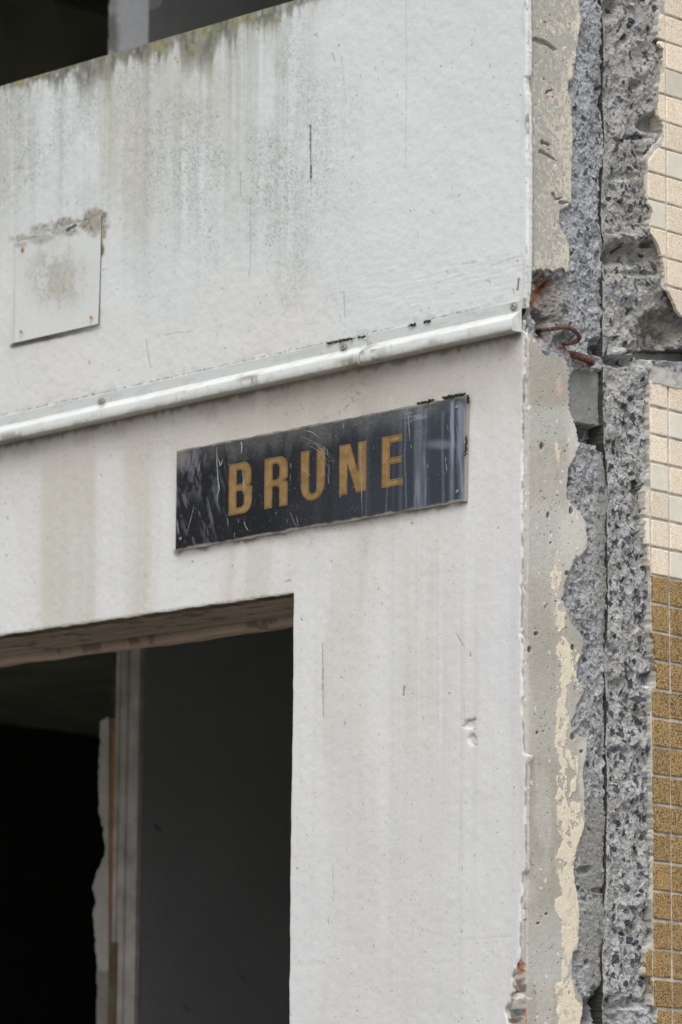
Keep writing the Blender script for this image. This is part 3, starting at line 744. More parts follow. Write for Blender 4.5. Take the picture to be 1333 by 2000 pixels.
    cb = mix(cb, C(122, 114, 104), hz * 0.6)
    dd, tt = stroke_d(X, Y, [(1075, 548), (1070, 562), (1058, 575), (1050, 590), (1046, 600)])
    cb = mix(cb, C(150, 88, 32), ss(7, 3, dd + wbb * 5) * 0.9)
    cb = mix(cb, C(110, 52, 26), blob(X, Y, 1074, 552, 6, 6, .4, wbb) * .8 + blob(X, Y, 1060, 540, 5, 12, .4, wbb) * .6)
    cb = mix(cb, C(140, 60, 50), blob(X, Y, 1154, 1133, 2.5, 3, .3) + blob(X, Y, 1147, 1034, 2.5, 5, .3))
    # smooth concrete
    cs = np.broadcast_to(C(172, 169, 161), X.shape + (3,)).copy()
    band = vn(Y / 62 + fbm(u * 4, z * 4, 461, 2), X * 0, 463)
    low = ss(640, 720, Y)
    cs = mix(cs, C(176, 176, 170), low * ss(.45, .7, band))
    cs = mix(cs, C(161, 156, 146), low * ss(.5, .25, band) * 0.8)
    cs = mix(cs, C(188, 186, 180), ss(.5, .7, fbm(u * 22, z * 9, 465, 4)) * .5)
    cs = mix(cs, C(182, 172, 160), ss(1050, 1030, X) * low * 0.25)
    cs = mix(cs, C(150, 147, 138), ss(10, 2, X - L[:, None]) * ss(.35, .6, fbm(z * 30, z * 0, 467, 3)) * .8)
    cs = mix(cs, C(205, 202, 194), blob(X, Y, 1118, 1050, 34, 55, .6, wbb) * .65 + blob(X, Y, 1122, 860, 12, 70, .6, wbb) * .5 + blob(X, Y, 1142, 1500, 10, 90, .5, wbb) * .5)
    rr = e1(Y) - X
    # upper: mottled old cream paint, denser to the right
    mot = fbm(u * 230, z * 170, 471, 4, .65) + 0.10 * ss(60, 5, rr) - 0.05 * ss(1060, 1035, X) + 0.34 * (fbm(u * 16, z * 16, 473, 4) - .5) - .065
    cs = mix(cs, C(208, 200, 182), upper * ss(0.53, 0.58, mot) * 0.7)
    cs = mix(cs, C(150, 149, 142), upper * ss(0.46, 0.40, mot) * 0.5)
    cs = mix(cs, C(210, 201, 182), upper * ss(14, 6, rr) * ss(170, 140, Y) * ss(.35, .5, fbm(u * 60, z * 30, 475, 3)) * .9)
    cs = mix(cs, C(164, 163, 155), blob(X, Y, 1098, 85, 34, 18, .5, wbb) * .8 + blob(X, Y, 1080, 150, 16, 14, .5, wbb) * .7 + blob(X, Y, 1070, 25, 30, 16, .5, wbb) * .5 + blob(X, Y, 1066, 285, 12, 22, .5, wbb) * .6)
    for pts, w, a in (([(1046, 78), (1060, 82), (1072, 88), (1084, 97)], 5, .7), ([(1060, 277), (1075, 284)], 2.4, .9), ([(1056, 296), (1072, 304), (1088, 314)], 4, .5), ([(1080, 378), (1088, 390), (1098, 386)], 2.2, .6),
                      ([(1067, 182), (1070, 178), (1078, 176)], 2.0, .9), ([(1095, 395), (1112, 396)], 2, .7)):
        dd, tt = stroke_d(X, Y, pts); k = ss(w * .8 + 1, w * .3, dd + wbb * 7 + 2 * (tt - .5)) * sm
        cs = mix(cs, C(128, 126, 116), k * a * .8); h = h - k * 0.0055
    cs = mix(cs, C(176, 112, 74), blob(X, Y, 1070, 189, 2.2, 4, .4) * .8)
    cs = mix(cs, C(206, 170, 150), blob(X, Y, 1095, 410, 3, 5, .4) * .9 + blob(X, Y, 1093, 755, 5, 14, .4, wbb) * .7)
    # lower: cream paint strip with flaked edges
    ww = (fbm(u * 130, z * 130, 481, 4, .65) - .5) * 9
    pa = ss(-.8, .8, X - c0(Y) + ww) * ss(-.8, .8, c1(Y) - X + ww) * (Y > 1075)
    inner = ss(0, 14, c1(Y) - X)
    gp = fbm(u * 90, z * 60, 483, 4, .65)
    holes = ss(.58, .61, gp + .05 * (1 - inner)) * np.interp(Y, [1070, 1240, 1400, 1440, 1560, 1640, 1700, 1760, 1860, 1910, 1960, 2000], [.8, 1, .9, .9, 1, .8, .8, .2, .5, 1, .6, .3])
    pa = pa * (1 - holes)
    pa = np.maximum(pa, ss(.60, .62, gp) * blob(X, Y, 1090, 870, 5, 30, .5, wbb))
    cs = mix(cs, C(214, 205, 184), pa); h = h + pa * sm * 0.0010
    cs = mix(cs, C(188, 178, 156), pa * speck(u, z, 220, 485, .74, .06) * .5)
    cs = mix(cs, C(92, 88, 80), pit * (1 - pa) * .8)
    for cx, cy, rx, ry in ((1076, 1030 + 30, 2, 2), (1058, 872, 4, 6), (1116, 998, 3.5, 6), (1071, 1006, 3, 6), (1048, 1238, 4, 4), (1119, 1265, 4, 5), (1035, 1269, 4, 7), (1050, 1431, 3, 4), (1061, 1428, 2, 2), (1068, 1785, 2.5, 2), (1052, 1803, 3, 2),
                              (1111, 1005 - 40, 3, 10), (1120, 1438, 4, 6), (1136, 1468, 3, 3), (1108, 1120, 3, 4), (1122, 1122, 4, 3), (1100, 1170, 3, 4)):
        k = blob(X, Y, cx, cy, rx, ry, .4, wbb) * sm; cs = mix(cs, C(70, 68, 64), k * .85); h = h - k * .003
    cs = mix(cs, C(214, 213, 208), speck(u, z, 75, 487, .86, .02) * .8)
    col = mix(cb, cs, sm)
    # white flakes of render still stuck along the arris
    fl = ss(9, 2, X - L[:, None]) * ss(.60, .66, fbm(u * 110, z * 110, 491, 3)) * (Y > 660)
    col = mix(col, C(222, 222, 220), fl * .9); h = h + fl * .0015
    rb = ss(60, 30, Y - 0 * X) * 0
    for cx, cy, rx, ry, c in ((1014, 1888, 9, 16, C(160, 112, 84)), (1008, 1930, 7, 20, C(178, 150, 132)), (1010, 1946, 13, 6, C(226, 226, 224)), (1003, 1957, 8, 5, C(206, 176, 160)), (990, 1974, 7, 9, C(128, 112, 96)), (1012, 1975, 14, 16, C(160, 160, 156)), (1001, 1993, 12, 6, C(110, 96, 84)), (1027, 1985, 2.5, 22, C(168, 120, 96))):
        col = mix(col, c, blob(X, Y, cx, cy, rx, ry, .25, wbb * .6) * .9)
    rub = (ss(1030, 1024, X)) * (Y > 1880) * (Y < 2060)
    h = h + rub * (facets(u * 120, z * 90, 493) * .008 - blob(X, Y, 1005, 1965, 12, 10, .4) * .012)
    col = mix(col, C(58, 54, 50), rub * ss(.55, .65, fbm(u * 80, z * 80, 495, 3)) * .6)
    # broken-off white crumbs by the rail end
    for cx, cy, rx, ry, c in ((1028, 648, 3, 8, C(226, 228, 230)), (1021, 636, 6, 10, C(86, 86, 88)), (1034, 612, 10, 18, C(150, 150, 148)), (1030, 562, 9, 30, C(160, 162, 160))):
        col = mix(col, c, blob(X, Y, cx, cy, rx, ry, .3, wbb * .6) * .8)
    P = plane(X, Y, 0, x0 - 0.012 * flatz * 0)
    P[..., 0] += h
    mid = (1 - sm) * 0.007
    P[..., 1] += mid * 1.15 + flatz * .008                       # recessed ground seen at 45 degrees sits a little nearer the street
    me = grid_mesh('concrete_edge', P, col, back=(-0.05, 0, 0), backcol=C(70, 68, 64))
    o = link('concrete_edge', me, M_conc, bld, False)
    me.polygons.foreach_set('use_smooth', np.ones(len(me.polygons), bool))
build_left_side()

# ================================================================== tiled wall right of the open joint
tw = empty('tiled_wall', (0.0, 0.40, 0.0))
tag(tw, 'neighbouring wall of broken grey concrete clad with small cream and amber square tiles', 'wall')

def build_right_side():
    n = 170
    Y = np.repeat(ROWS[:, None], n, 1)
    L = ck(ROWS) + wob(ROWS, 401, 1.2, 14) + wob(ROWS, 409, .8, 5) + np.interp(ROWS, [-900, 0, 60, 280, 480, 560, 690, 860, 880, 1000, 1040, 1060, 1180, 1260, 1380, 1440, 1460, 1700, 1760, 1800, 1860, 2000, 4400],
                                                       [.6, .6, .9, .6, .2, -1.8, -1.8, -.8, .8, -.3, -.6, -.2, .3, .5, .8, 1.2, .7, .8, .1, -.9, -.8, 0, 0])
    Rr = np.maximum(te(ROWS), 1262) + 9
    Rr = np.where((ROWS > 560) & (ROWS < 745), 1378, Rr)
    Rr = np.interp(ROWS, ROWS, np.convolve(np.pad(Rr, 12, 'edge'), np.ones(25) / 25, 'valid'))
    Rr = np.maximum(Rr, te(ROWS) + 4)
    s = np.linspace(0, 1, n)[None, :]
    X = L[:, None] + (Rr - L)[:, None] * s
    P0 = plane(X, Y, 0, -0.012); u, z = P0[..., 1], P0[..., 2]
    wx = fbm(u * 25, z * 25, 503, 3)
    hb = -0.012 + facets(u * 42 + 2 * wx, z * 34 + 2 * wx, 511) * 0.0060 + facets(u * 110, z * 90, 513) * 0.0026 + facets(u * 260, z * 220, 514) * 0.0012 + (fbm(u * 16, z * 14, 515, 4, 0.55) - 0.5) * 0.017
    hb += (ridge(u * 30, z * 40, 517, 3) - .6) * 0.003
    wbb = (fbm(u * 55, z * 55, 519, 4, .6) - .5) * 1.0
    dep = np.zeros_like(X)
    for cx, cy, rx, ry, d in ((1276, 243, 21, 17, .022), (1300, 640, 44, 30, .022), (1322, 693, 74, 9, .075), (1290, 668, 34, 26, .016), (1222, 76, 8, 8, .010), (1212, 88, 6, 8, .008), (1245, 165, 12, 8, .012), (1240, 268, 26, 5, .010),
                              (1205, 490, 24, 22, .012), (1225, 500, 50, 16, .012), (1190, 500, 14, 16, .014), (1268, 478, 16, 6, .02), (1190, 20, 16, 18, .018), (1240, 535, 40, 6, .008), (1215, 705, 20, 10, .012), (1262, 1328, 18, 12, .013),
                              (1252, 960, 16, 5, .010), (1265, 1790, 14, 14, .012), (1190, 80, 10, 30, .006), (1235, 1960, 26, 10, .012), (1200, 1340, 12, 10, .006), (1270, 1280, 8, 8, .01), (1196, 705, 26, 7, .012),
                              (1320, 560, 14, 10, .0), (1275, 1945, 14, 16, .008), (1220, 345, 26, 8, .006), (1192, 1990, 18, 40, .02)):
        dep += blob(X, Y, cx, cy, rx, ry, 0.4, wbb * .8) * d
    for cx, cy, rx, ry, d in ((1215, 470, 46, 12, .014), (1255, 455, 20, 10, .008), (1230, 560, 60, 26, .008), (1215, 690, 22, 9, .012), (1262, 720, 16, 24, .006), (1230, 1450, 30, 20, .005), (1235, 1545, 20, 25, .005)):
        dep -= blob(X, Y, cx, cy, rx, ry, 0.5, wbb * .7) * d
    hb -= dep
    hb = hb * (1 - .75 * ss(14, 0, X - L[:, None])) - .0075 * ss(14, 0, X - L[:, None])
    hb = np.where(X > te(Y) - 3, np.minimum(hb, -0.0105), hb)
    # cavity roof: plain wall returns under the tiles
    def reg(cx, cy, rng): return True
    Ms, Ti, Hs = stones(X, Y, 5200, 531, 1.3, 9.5, reg, 3.4)
    hb += Ms * Hs * 0.0016
    cb = np.broadcast_to(C(160, 160, 159), X.shape + (3,)).copy()
    cb = mix(cb, C(172, 172, 172), ss(.45, .7, fbm(u * 55, z * 48, 551, 4, .6)) * .7)
    cb = mix(cb, C(132, 130, 124), ss(.5, .7, fbm(u * 26, z * 22, 553, 4, .6)) * .65)
    cb = mix(cb, C(196, 198, 202), ss(.62, .76, fbm(u * 260, z * 200, 555, 3)) * .4)
    cb = mix(cb, C(92, 91, 88), speck(u, z, 300, 557, .66, .06) * .6)
    cb = mix(cb, C(140, 136, 126), ss(620, 500, Y) * .25)
    cb = mix(cb, C(112, 104, 94), blob(X, Y, 1300, 640, 60, 50, .4, wbb) * .7)
    cb = mix(cb, C(74, 68, 60), blob(X, Y, 1318, 690, 80, 13, .35, wbb) * .85)  # dirty brown that also paints the cavity's darkness
    cb = mix(cb, C(120, 124, 132), blob(X, Y, 1310, 709, 60, 7, .4, wbb * .5) * .6)
    cb = mix(cb, C(92, 84, 74), ss(8, 1, stroke_d(X, Y, [(1180, 460), (1215, 482), (1250, 466), (1275, 474)])[0] + wbb * 9) * .6 + ss(7, 1, stroke_d(X, Y, [(1230, 640), (1260, 672), (1290, 684)])[0] + wbb * 9) * .5)
    cb = mix(cb, stone_color(Ti, None), Ms * .93)
    cb = mix(cb, C(126, 127, 124), blob(X, Y, 1278, 245, 22, 16, .3, wbb * .4) * .8)
    cb = mix(cb, C(122, 128, 136), blob(X, Y, 1262, 1332, 18, 10, .3, wbb * .4) * .7)
    cb = mix(cb, C(150, 100, 60), blob(X, Y, 1288, 226, 8, 5, .4, wbb) * .7)
    cb = mix(cb, C(220, 222, 222), blob(X, Y, 1279, 925, 9, 16, .4, wbb) * .8 + blob(X, Y, 1268, 700, 14, 9, .4, wbb) * .5 + blob(X, Y, 1276, 1342, 22, 4, .5, wbb) * .7)
    cb = mix(cb, C(178, 180, 184), blob(X, Y, 1230, 1985, 50, 22, .5, wbb) * .5)
    P = plane(X, Y, 0, -0.012)
    P[..., 0] = hb
    me = grid_mesh('broken_concrete', P, cb, back=(-0.08, 0, 0), backcol=C(70, 68, 64))
    link('broken_concrete', me, M_broken, tw, True)
    # concrete body of the wall behind the joint
    y0 = float(plane(1190, 1000, 0, 0)[1]); b = MB(); b.box((-0.3, y0 + 0.02, -0.02), (-0.19, 3.0, 5.6)); ya = float(plane(1376, 1000, 0, 0)[1]); b.box((-.188, ya, -.02), (-.02, 3.0, 5.6)); b.build('wall_core', M_core, tw)
    # smooth backing behind the tile field to the right
build_right_side()

# ---- tiles
def tile_mat(name, c1, c2, c3, scale, lo, hi, rough):
    mt, n, l, b = newmat(name)
    tc = n.new('ShaderNodeTexCoord')
    v = n.new('ShaderNodeTexVoronoi'); v.inputs['Scale'].default_value = scale
    l.new(tc.outputs['Object'], v.inputs['Vector'])
    r = n.new('ShaderNodeValToRGB'); e = r.color_ramp.elements
    e[0].position = lo; e[0].color = (*c1, 1); e[1].position = hi; e[1].color = (*c2, 1)
    sp = n.new('ShaderNodeSeparateColor'); l.new(v.outputs['Color'], sp.inputs[0]); l.new(sp.outputs[0], r.inputs[0])
    n2 = n.new('ShaderNodeTexNoise'); n2.inputs['Scale'].default_value = 9; n2.inputs['Detail'].default_value = 3; l.new(tc.outputs['Object'], n2.inputs['Vector'])
    at = n.new('ShaderNodeVertexColor'); at.layer_name = 'Col'
    mx = n.new('ShaderNodeMix'); mx.data_type = 'RGBA'; mx.blend_type = 'MULTIPLY'; mx.inputs[0].default_value = 1
    l.new(r.outputs[0], mx.inputs[6]); l.new(at.outputs[0], mx.inputs[7])
    mx2 = n.new('ShaderNodeMix'); mx2.data_type = 'RGBA'; mr = n.new('ShaderNodeMapRange'); mr.inputs[1].default_value = .4; mr.inputs[2].default_value = .75; mr.inputs[4].default_value = .2
    l.new(n2.outputs[0], mr.inputs[0]); l.new(mr.outputs[0], mx2.inputs[0]); l.new(mx.outputs[2], mx2.inputs[6]); mx2.inputs[7].default_value = (*c3, 1)
    l.new(mx2.outputs[2], b.inputs['Base Color'])
    b.inputs['Roughness'].default_value = rough; b.inputs['Specular IOR Level'].default_value = 0.45
    bp = n.new('ShaderNodeBump'); bp.inputs['Strength'].default_value = .25; bp.inputs['Distance'].default_value = .0006
    l.new(v.outputs[0], bp.inputs['Height']); l.new(bp.outputs[0], b.inputs['Normal'])
    return mt
M_cream = tile_mat('cream_speckled_glaze', C(202, 180, 150), C(230, 221, 204), C(224, 212, 194), 620, .15, .55, .5)
M_plain = tile_mat('plain_pale_glaze', C(208, 203, 188), C(214, 209, 196), C(204, 199, 186), 60, .3, .7, .35)
M_amber = tile_mat('amber_speckled_glaze', C(52, 48, 42), C(174, 143, 92), C(142, 120, 84), 640, .30, .48, .4)
M_grout = flat('cement_grout', C(158, 155, 146), .95, sc=150, var=.18, bump=.5)

def clip_left(poly, f_edge):
    """keep the part of a polygon (photo px) right of the ragged break"""
    out = []
    n = len(poly)
    for i in range(n):
        a, b_ = poly[i], poly[(i + 1) % n]
        fa, fb = a[0] - f_edge(a[1]), b_[0] - f_edge(b_[1])
        if fa >= 0: out.append(a)
        if (fa >= 0) != (fb >= 0):
            t = fa / (fa - fb); out.append((a[0] + t * (b_[0] - a[0]), a[1] + t * (b_[1] - a[1])))
    return out

def break_edge(Y): return float(te(Y)) + float((fbm(np.array(Y / 9.0), np.array(0.5), 601, 3) - .5) * 5.0)

def tiles():
    rng = np.random.default_rng(5)
    sets = {'cream': MB(), 'plain': MB(), 'amber': MB()}
    tint = {'cream': [], 'plain': [], 'amber': []}
    grout = MB()
    def field(y_col, z_top, nrows, ncl, ncr, kindf, gap, rag):
        """y_col: world y of the joint between column -1 and 0; z_top: height of the first joint"""
        for r in range(nrows):
            z1 = z_top - r * 0.05; z0 = z1 - 0.05
            for c in range(-ncl, ncr):
                ya = y_col + c * 0.05; yb = ya + 0.05
                jy, jz, = rng.normal(0, .0004, 2)
                k = kindf(r, c)
                if k is None: continue
                g = gap / 2
                a = [ya + g + jy, yb - g + jy, z0 + g + jz, z1 - g + jz]
                # outline with many points down the left side so that it can be broken raggedly
                nn = 14
                pts = [(a[0], a[3] + (a[2] - a[3]) * t) for t in np.linspace(0, 1, nn)] + [(a[1], a[2]), (a[1], a[3])]
                q = proj(np.array([(0.0, p[0], p[1]) for p in pts])); ppx = list(zip(q[0], q[1]))
                L = max(p[0] for p in ppx)
                if L < min(break_edge(p[1]) for p in ppx): continue
                cut = min(p[0] - break_edge(p[1]) for p in ppx) < 0
                if cut:
                    # dense horizontal slicing against the break line
                    zz = np.linspace(a[3], a[2], 22); left = []
                    for zc in zz:
                        Yp = float(proj(np.array([0.0, a[0], zc]))[1])
                        yl = float(plane(break_edge(Yp), Yp, 0, 0.0)[1])
                        left.append((min(max(yl, a[0]), a[1]), zc))
                    if all(p[0] >= a[1] - .003 for p in left): continue
                    left = [p for p in left if p[0] < a[1] - .0005]
                    zz = [p[1] for p in left]
                    if len(zz) < 2: continue
                    poly = left + [(a[1], zz[-1]), (a[1], zz[0])]
                else:
                    cz = .0016
                    poly = [(a[0] + cz, a[3]), (a[0], a[3] - cz), (a[0], a[2] + cz), (a[0] + cz, a[2]), (a[1] - cz, a[2]), (a[1], a[2] + cz), (a[1], a[3] - cz), (a[1] - cz, a[3])]
                cy_ = sum(p[0] for p in poly) / len(poly); cz_ = sum(p[1] for p in poly) / len(poly)
                pil = 0.0009; tlt = rng.normal(0, .003, 2); off = rng.normal(0, .0003)
                def X_(p, e): return -e + off + tlt[0] * (p[0] - cy_) + tlt[1] * (p[1] - cz_)
                inner = [(p[0] + (cy_ - p[0]) * .07, p[1] + (cz_ - p[1]) * .07) for p in poly]
                n = len(poly)
                V = [(X_(p, 0.007), p[0], p[1]) for p in poly] + [(X_(p, 0.0011), p[0], p[1]) for p in poly] + [(X_(p, 0.0), p[0], p[1]) for p in inner]
                F = [(i, (i + 1) % n, n + (i + 1) % n, n + i) for i in range(n)] + [(n + i, n + (i + 1) % n, 2 * n + (i + 1) % n, 2 * n + i) for i in range(n)]
                tri = tessellate_polygon([[Vector((0, p[0], p[1])) for p in inner]])
                F += [tuple(2 * n + i for i in t) for t in tri]
                sets[k].add(V, F); t_ = 1 + rng.normal(0, .05); tint[k] += [(t_, t_ * (1 + rng.normal(0, .006)), t_)] * len(V)
    # upper field: joints measured on the photograph
    P = plane(1300.0, 28.0, 0, 0.0); yU, zU = float(P[1]), float(P[2])
    def kU(r, c):
        r -= 8
        if (r, c) in ((2, 0), (5, 0), (4, -1), (7, -1), (-3, 0), (0, 3), (6, 2), (1, 4), (8, 5), (3, 1), (9, 1)): return 'plain'
        if r > 10 or (r == 10 and c < 0): return None
        return 'cream'
    field(yU, zU + 0.4, 19, 1, 26, kU, .0036, True)
    P = plane(1309.0, 1129.0, 0, 0.0); yL, zL = float(P[1]), float(P[2])
    def kL(r, c):
        if r < 7:
            if (r, c) in ((1, 0), (3, -1), (4, 0), (6, 0), (5, -2), (2, 2), (5, 3), (0, 1), (3, 4)): return 'plain'
            return 'cream'
        return 'amber'
    field(yL, zL + 0.35, 7 + 40, 3, 26, kL, .0048, True)
    for k, nm, mt in (('cream', 'cream_tiles', M_cream), ('plain', 'plain_tiles', M_plain), ('amber', 'amber_tiles', M_amber)):
        mb = sets[k]; me = bpy.data.meshes.new(nm); me.from_pydata(mb.v, [], mb.f); me.update()
        at = me.color_attributes.new('Col', 'FLOAT_COLOR', 'POINT'); c4 = np.ones((len(mb.v), 4), np.float32); c4[:, :3] = np.array(tint[k]); at.data.foreach_set('color', c4.ravel())
        link(nm, me, mt, tw)
    # grout bed: follows the break a little further left than the tiles
    def bed(Ya, Yb, name, slope=None):
        Yr = np.arange(Ya, Yb, 2.0); n = 130
        L = np.array([break_edge(q) for q in Yr]) - 1.5 - 3.5 * fbm(Yr / 16, Yr * 0, 611, 3)
        Rt = np.full(len(Yr), 1333.0)
        Pl = plane(L, Yr, 0, -0.0030); 
        s = np.linspace(0, 1, n)[None, :]
        X = L[:, None] + (2300 - L)[:, None] * s ** 1.6
        zrow = None
        Pq = plane(X, np.repeat(Yr[:, None], n, 1) + (X - 1300) * slope(Yr)[:, None], 0, -0.0028)
        Pq[..., 0] += (fbm(Pq[..., 1] * 120, Pq[..., 2] * 120, 613, 3) - .5) * .0009
        col = np.broadcast_to(C(190, 187, 179), Pq.shape).copy()
        col = mix(col, C(128, 125, 118), ss(.45, .65, fbm(Pq[..., 1] * 60, Pq[..., 2] * 60, 615, 3)) * .6)
        link(name, grid_mesh(name, Pq, col, back=(-0.03, 0, 0)), M_conc, tw, True)
    sl = lambda Y: np.interp(Y, [-400, 28, 568, 1000, 1600, 2000, 3500], [.34, .305, .245, .2, .145, .10, .0])
    bed(-420, 568, 'grout_bed', sl)
    bed(757, 3100, 'grout_bed', sl)
    # bare mortar strip that caps the lower tile field
    Xs = np.arange(1276, 2100, 2.0); n = 26; t = np.linspace(0, 1, n)[:, None]
    top = 716 + (Xs - 1276) * .245 + wob(Xs, 621, 1.6, 12); bot = 746 + (Xs - 1276) * .235 + wob(Xs, 623, 2.4, 15)
    Yg = top[None, :] + (bot - top)[None, :] * t; Xg = np.repeat(Xs[None, :], n, 0)
    Pq = plane(Xg, Yg, 0, .002); Pq[..., 0] += (fbm(Pq[..., 1] * 70, Pq[..., 2] * 70, 625, 3) - .5) * .003
    col = np.broadcast_to(C(182, 181, 176), Pq.shape).copy(); col = mix(col, C(140, 138, 130), ss(.5, .7, fbm(Pq[..., 1] * 90, Pq[..., 2] * 90, 627, 3)) * .5)
    link('mortar_ledge', grid_mesh('mortar_ledge', Pq, col, back=(-0.075, 0, 0)), M_conc, tw, True)
tiles()

# ================================================================== drip rail (two lengths) under the parapet
M_alu = painted('white_coated_metal', 0.6, ((180, 0.03),), (), spec=0.35)
zr0 = lambda x: z_from_px(lambda X: rail_top(X), x)
def rail(name, x0, x1, label, screws, seed):
    root = empty(name, ((x0 + x1) / 2, 0, 3.3)); tag(root, label, 'drip rail', 'lengths of white drip rail under the parapet')
    prof = [(-.001, .0015), (.0035, .0012), (.0042, 0), (.0042, -.019), (.0048, -.0200), (.0222, -.0335), (.0232, -.0346), (.0238, -.0362), (.0248, -.0525), (.0235, -.0550), (.0205, -.0562), (.0, -.0545)]
    # resample profile for paint detail
    pr = []
    for i in range(len(prof) - 1):
        k = 10 if i in (3, 5, 8) else 2
        if i == 2: k = 12
        for j in range(k): t = j / k; pr.append((prof[i][0] + (prof[i + 1][0] - prof[i][0]) * t, prof[i][1] + (prof[i + 1][1] - prof[i][1]) * t))
    pr.append(prof[-1]); pr = np.array(pr)
    xs = np.arange(x0, x1, .0028)
    x = np.repeat(xs[None, :], len(pr), 0); dz = np.repeat(pr[:, 1][:, None], len(xs), 1); dy = np.repeat(pr[:, 0][:, None], len(xs), 1)
    wv = (fbm(xs * 1.2, xs * 0, seed, 2) - .5) * .0010
    z = zr0(x) + dz + wv[None, :]
    P = np.stack([x, -dy - (fbm(x * 2, x * 0, seed + 1, 2) - .5) * .0006 * (dy > .01), z], -1)
    X, Y = proj(P)
    col = np.broadcast_to(C(208, 211, 209), P.shape).copy()
    fb_ = fbm(x * 40, dz * 200, seed + 3, 4, .6)
    lowf = ss(-.036, -.042, dz)
    col = mix(col, C(176, 176, 168), lowf * ss(.48, .72, fb_) * .35)
    col = mix(col, C(126, 122, 108), ss(-.051, -.0555, dz + (fb_ - .5) * .006) * .7)
    col = mix(col, C(140, 138, 126), lowf * ss(.5, .65, fbm(x * 16, dz * 60, seed + 5, 4)) * .55 * blob(X, Y, 840, 680, 190, 60, .6))
    col = mix(col, C(196, 196, 190), ss(.6, .75, fbm(x * 120, dz * 300, seed + 7, 3)) * .3 * (lowf * .8 + .2))
    col = mix(col, C(96, 92, 80), ss(-.001, .0006, dz) * ss(.4, .55, fbm(x * 30, x * 0, seed + 9, 3)) * .8)
    col = mix(col, C(190, 195, 194), ss(-.0215, -.0185, dz) * .8)  # thin grime, and the flange's duller light painted in
    for qx, qy in screws: col = mix(col, C(120, 116, 106), blob(X, Y, qx, qy + 1, 8, 9, .3) * .75)
    gm = ss(.5, .64, fbm(x * 30, dz * 90, seed + 13, 4, .6)) * (blob(X, Y, 700, 695, 40, 26, .6) + blob(X, Y, 490, 742, 22, 10, .6) + blob(X, Y, 20, 860, 40, 14, .6) + .18)
    col = mix(col, C(112, 104, 92), np.clip(gm, 0, 1) * .7)
    col = mix(col, C(120, 118, 108), speck(x, dz * 1.0, 200, seed + 11, .86, .04) * .5)
    link('profile', grid_mesh('profile', P, col), M_alu, root, False)
    # closed ends
    for xe_ in (x0 + .0004, xs[-1] - .0004):
        b = MB(); v = [(xe_, -a, float(zr0(xe_)) + c) for a, c in prof]; b.add(v, [tuple(range(len(v)))]); b.build('end_cap', M_endcap, root)
    for Xs_, Ys_ in screws:
        p = plane(Xs_, Ys_, 1, -.0042); b = MB(); b.disc((p[0], -.0044, p[2]), 1, .0050, .0022)
        b.build('screw', M_screw, root, False)
    return root
M_endcap = flat('coated_metal_end', C(200, 203, 202), .5)
M_screw = flat('dull_screw', C(150, 150, 146), .5, .5, sc=400, var=.3)
xj_ = float(plane(719, 680, 1, -.004)[0]); xr_ = float(plane(1019, 600, 1, -.003)[0])
rail('drip_rail', -3.2, xj_ - .0008, 'long white metal drip rail from the left edge to the seam above the dark sign', [(199, 785), (672, 679)], 701)
rail('drip_rail', xj_ + .0008, xr_, 'short white metal drip rail between the seam and the broken concrete corner', [(1004, 599)], 731)

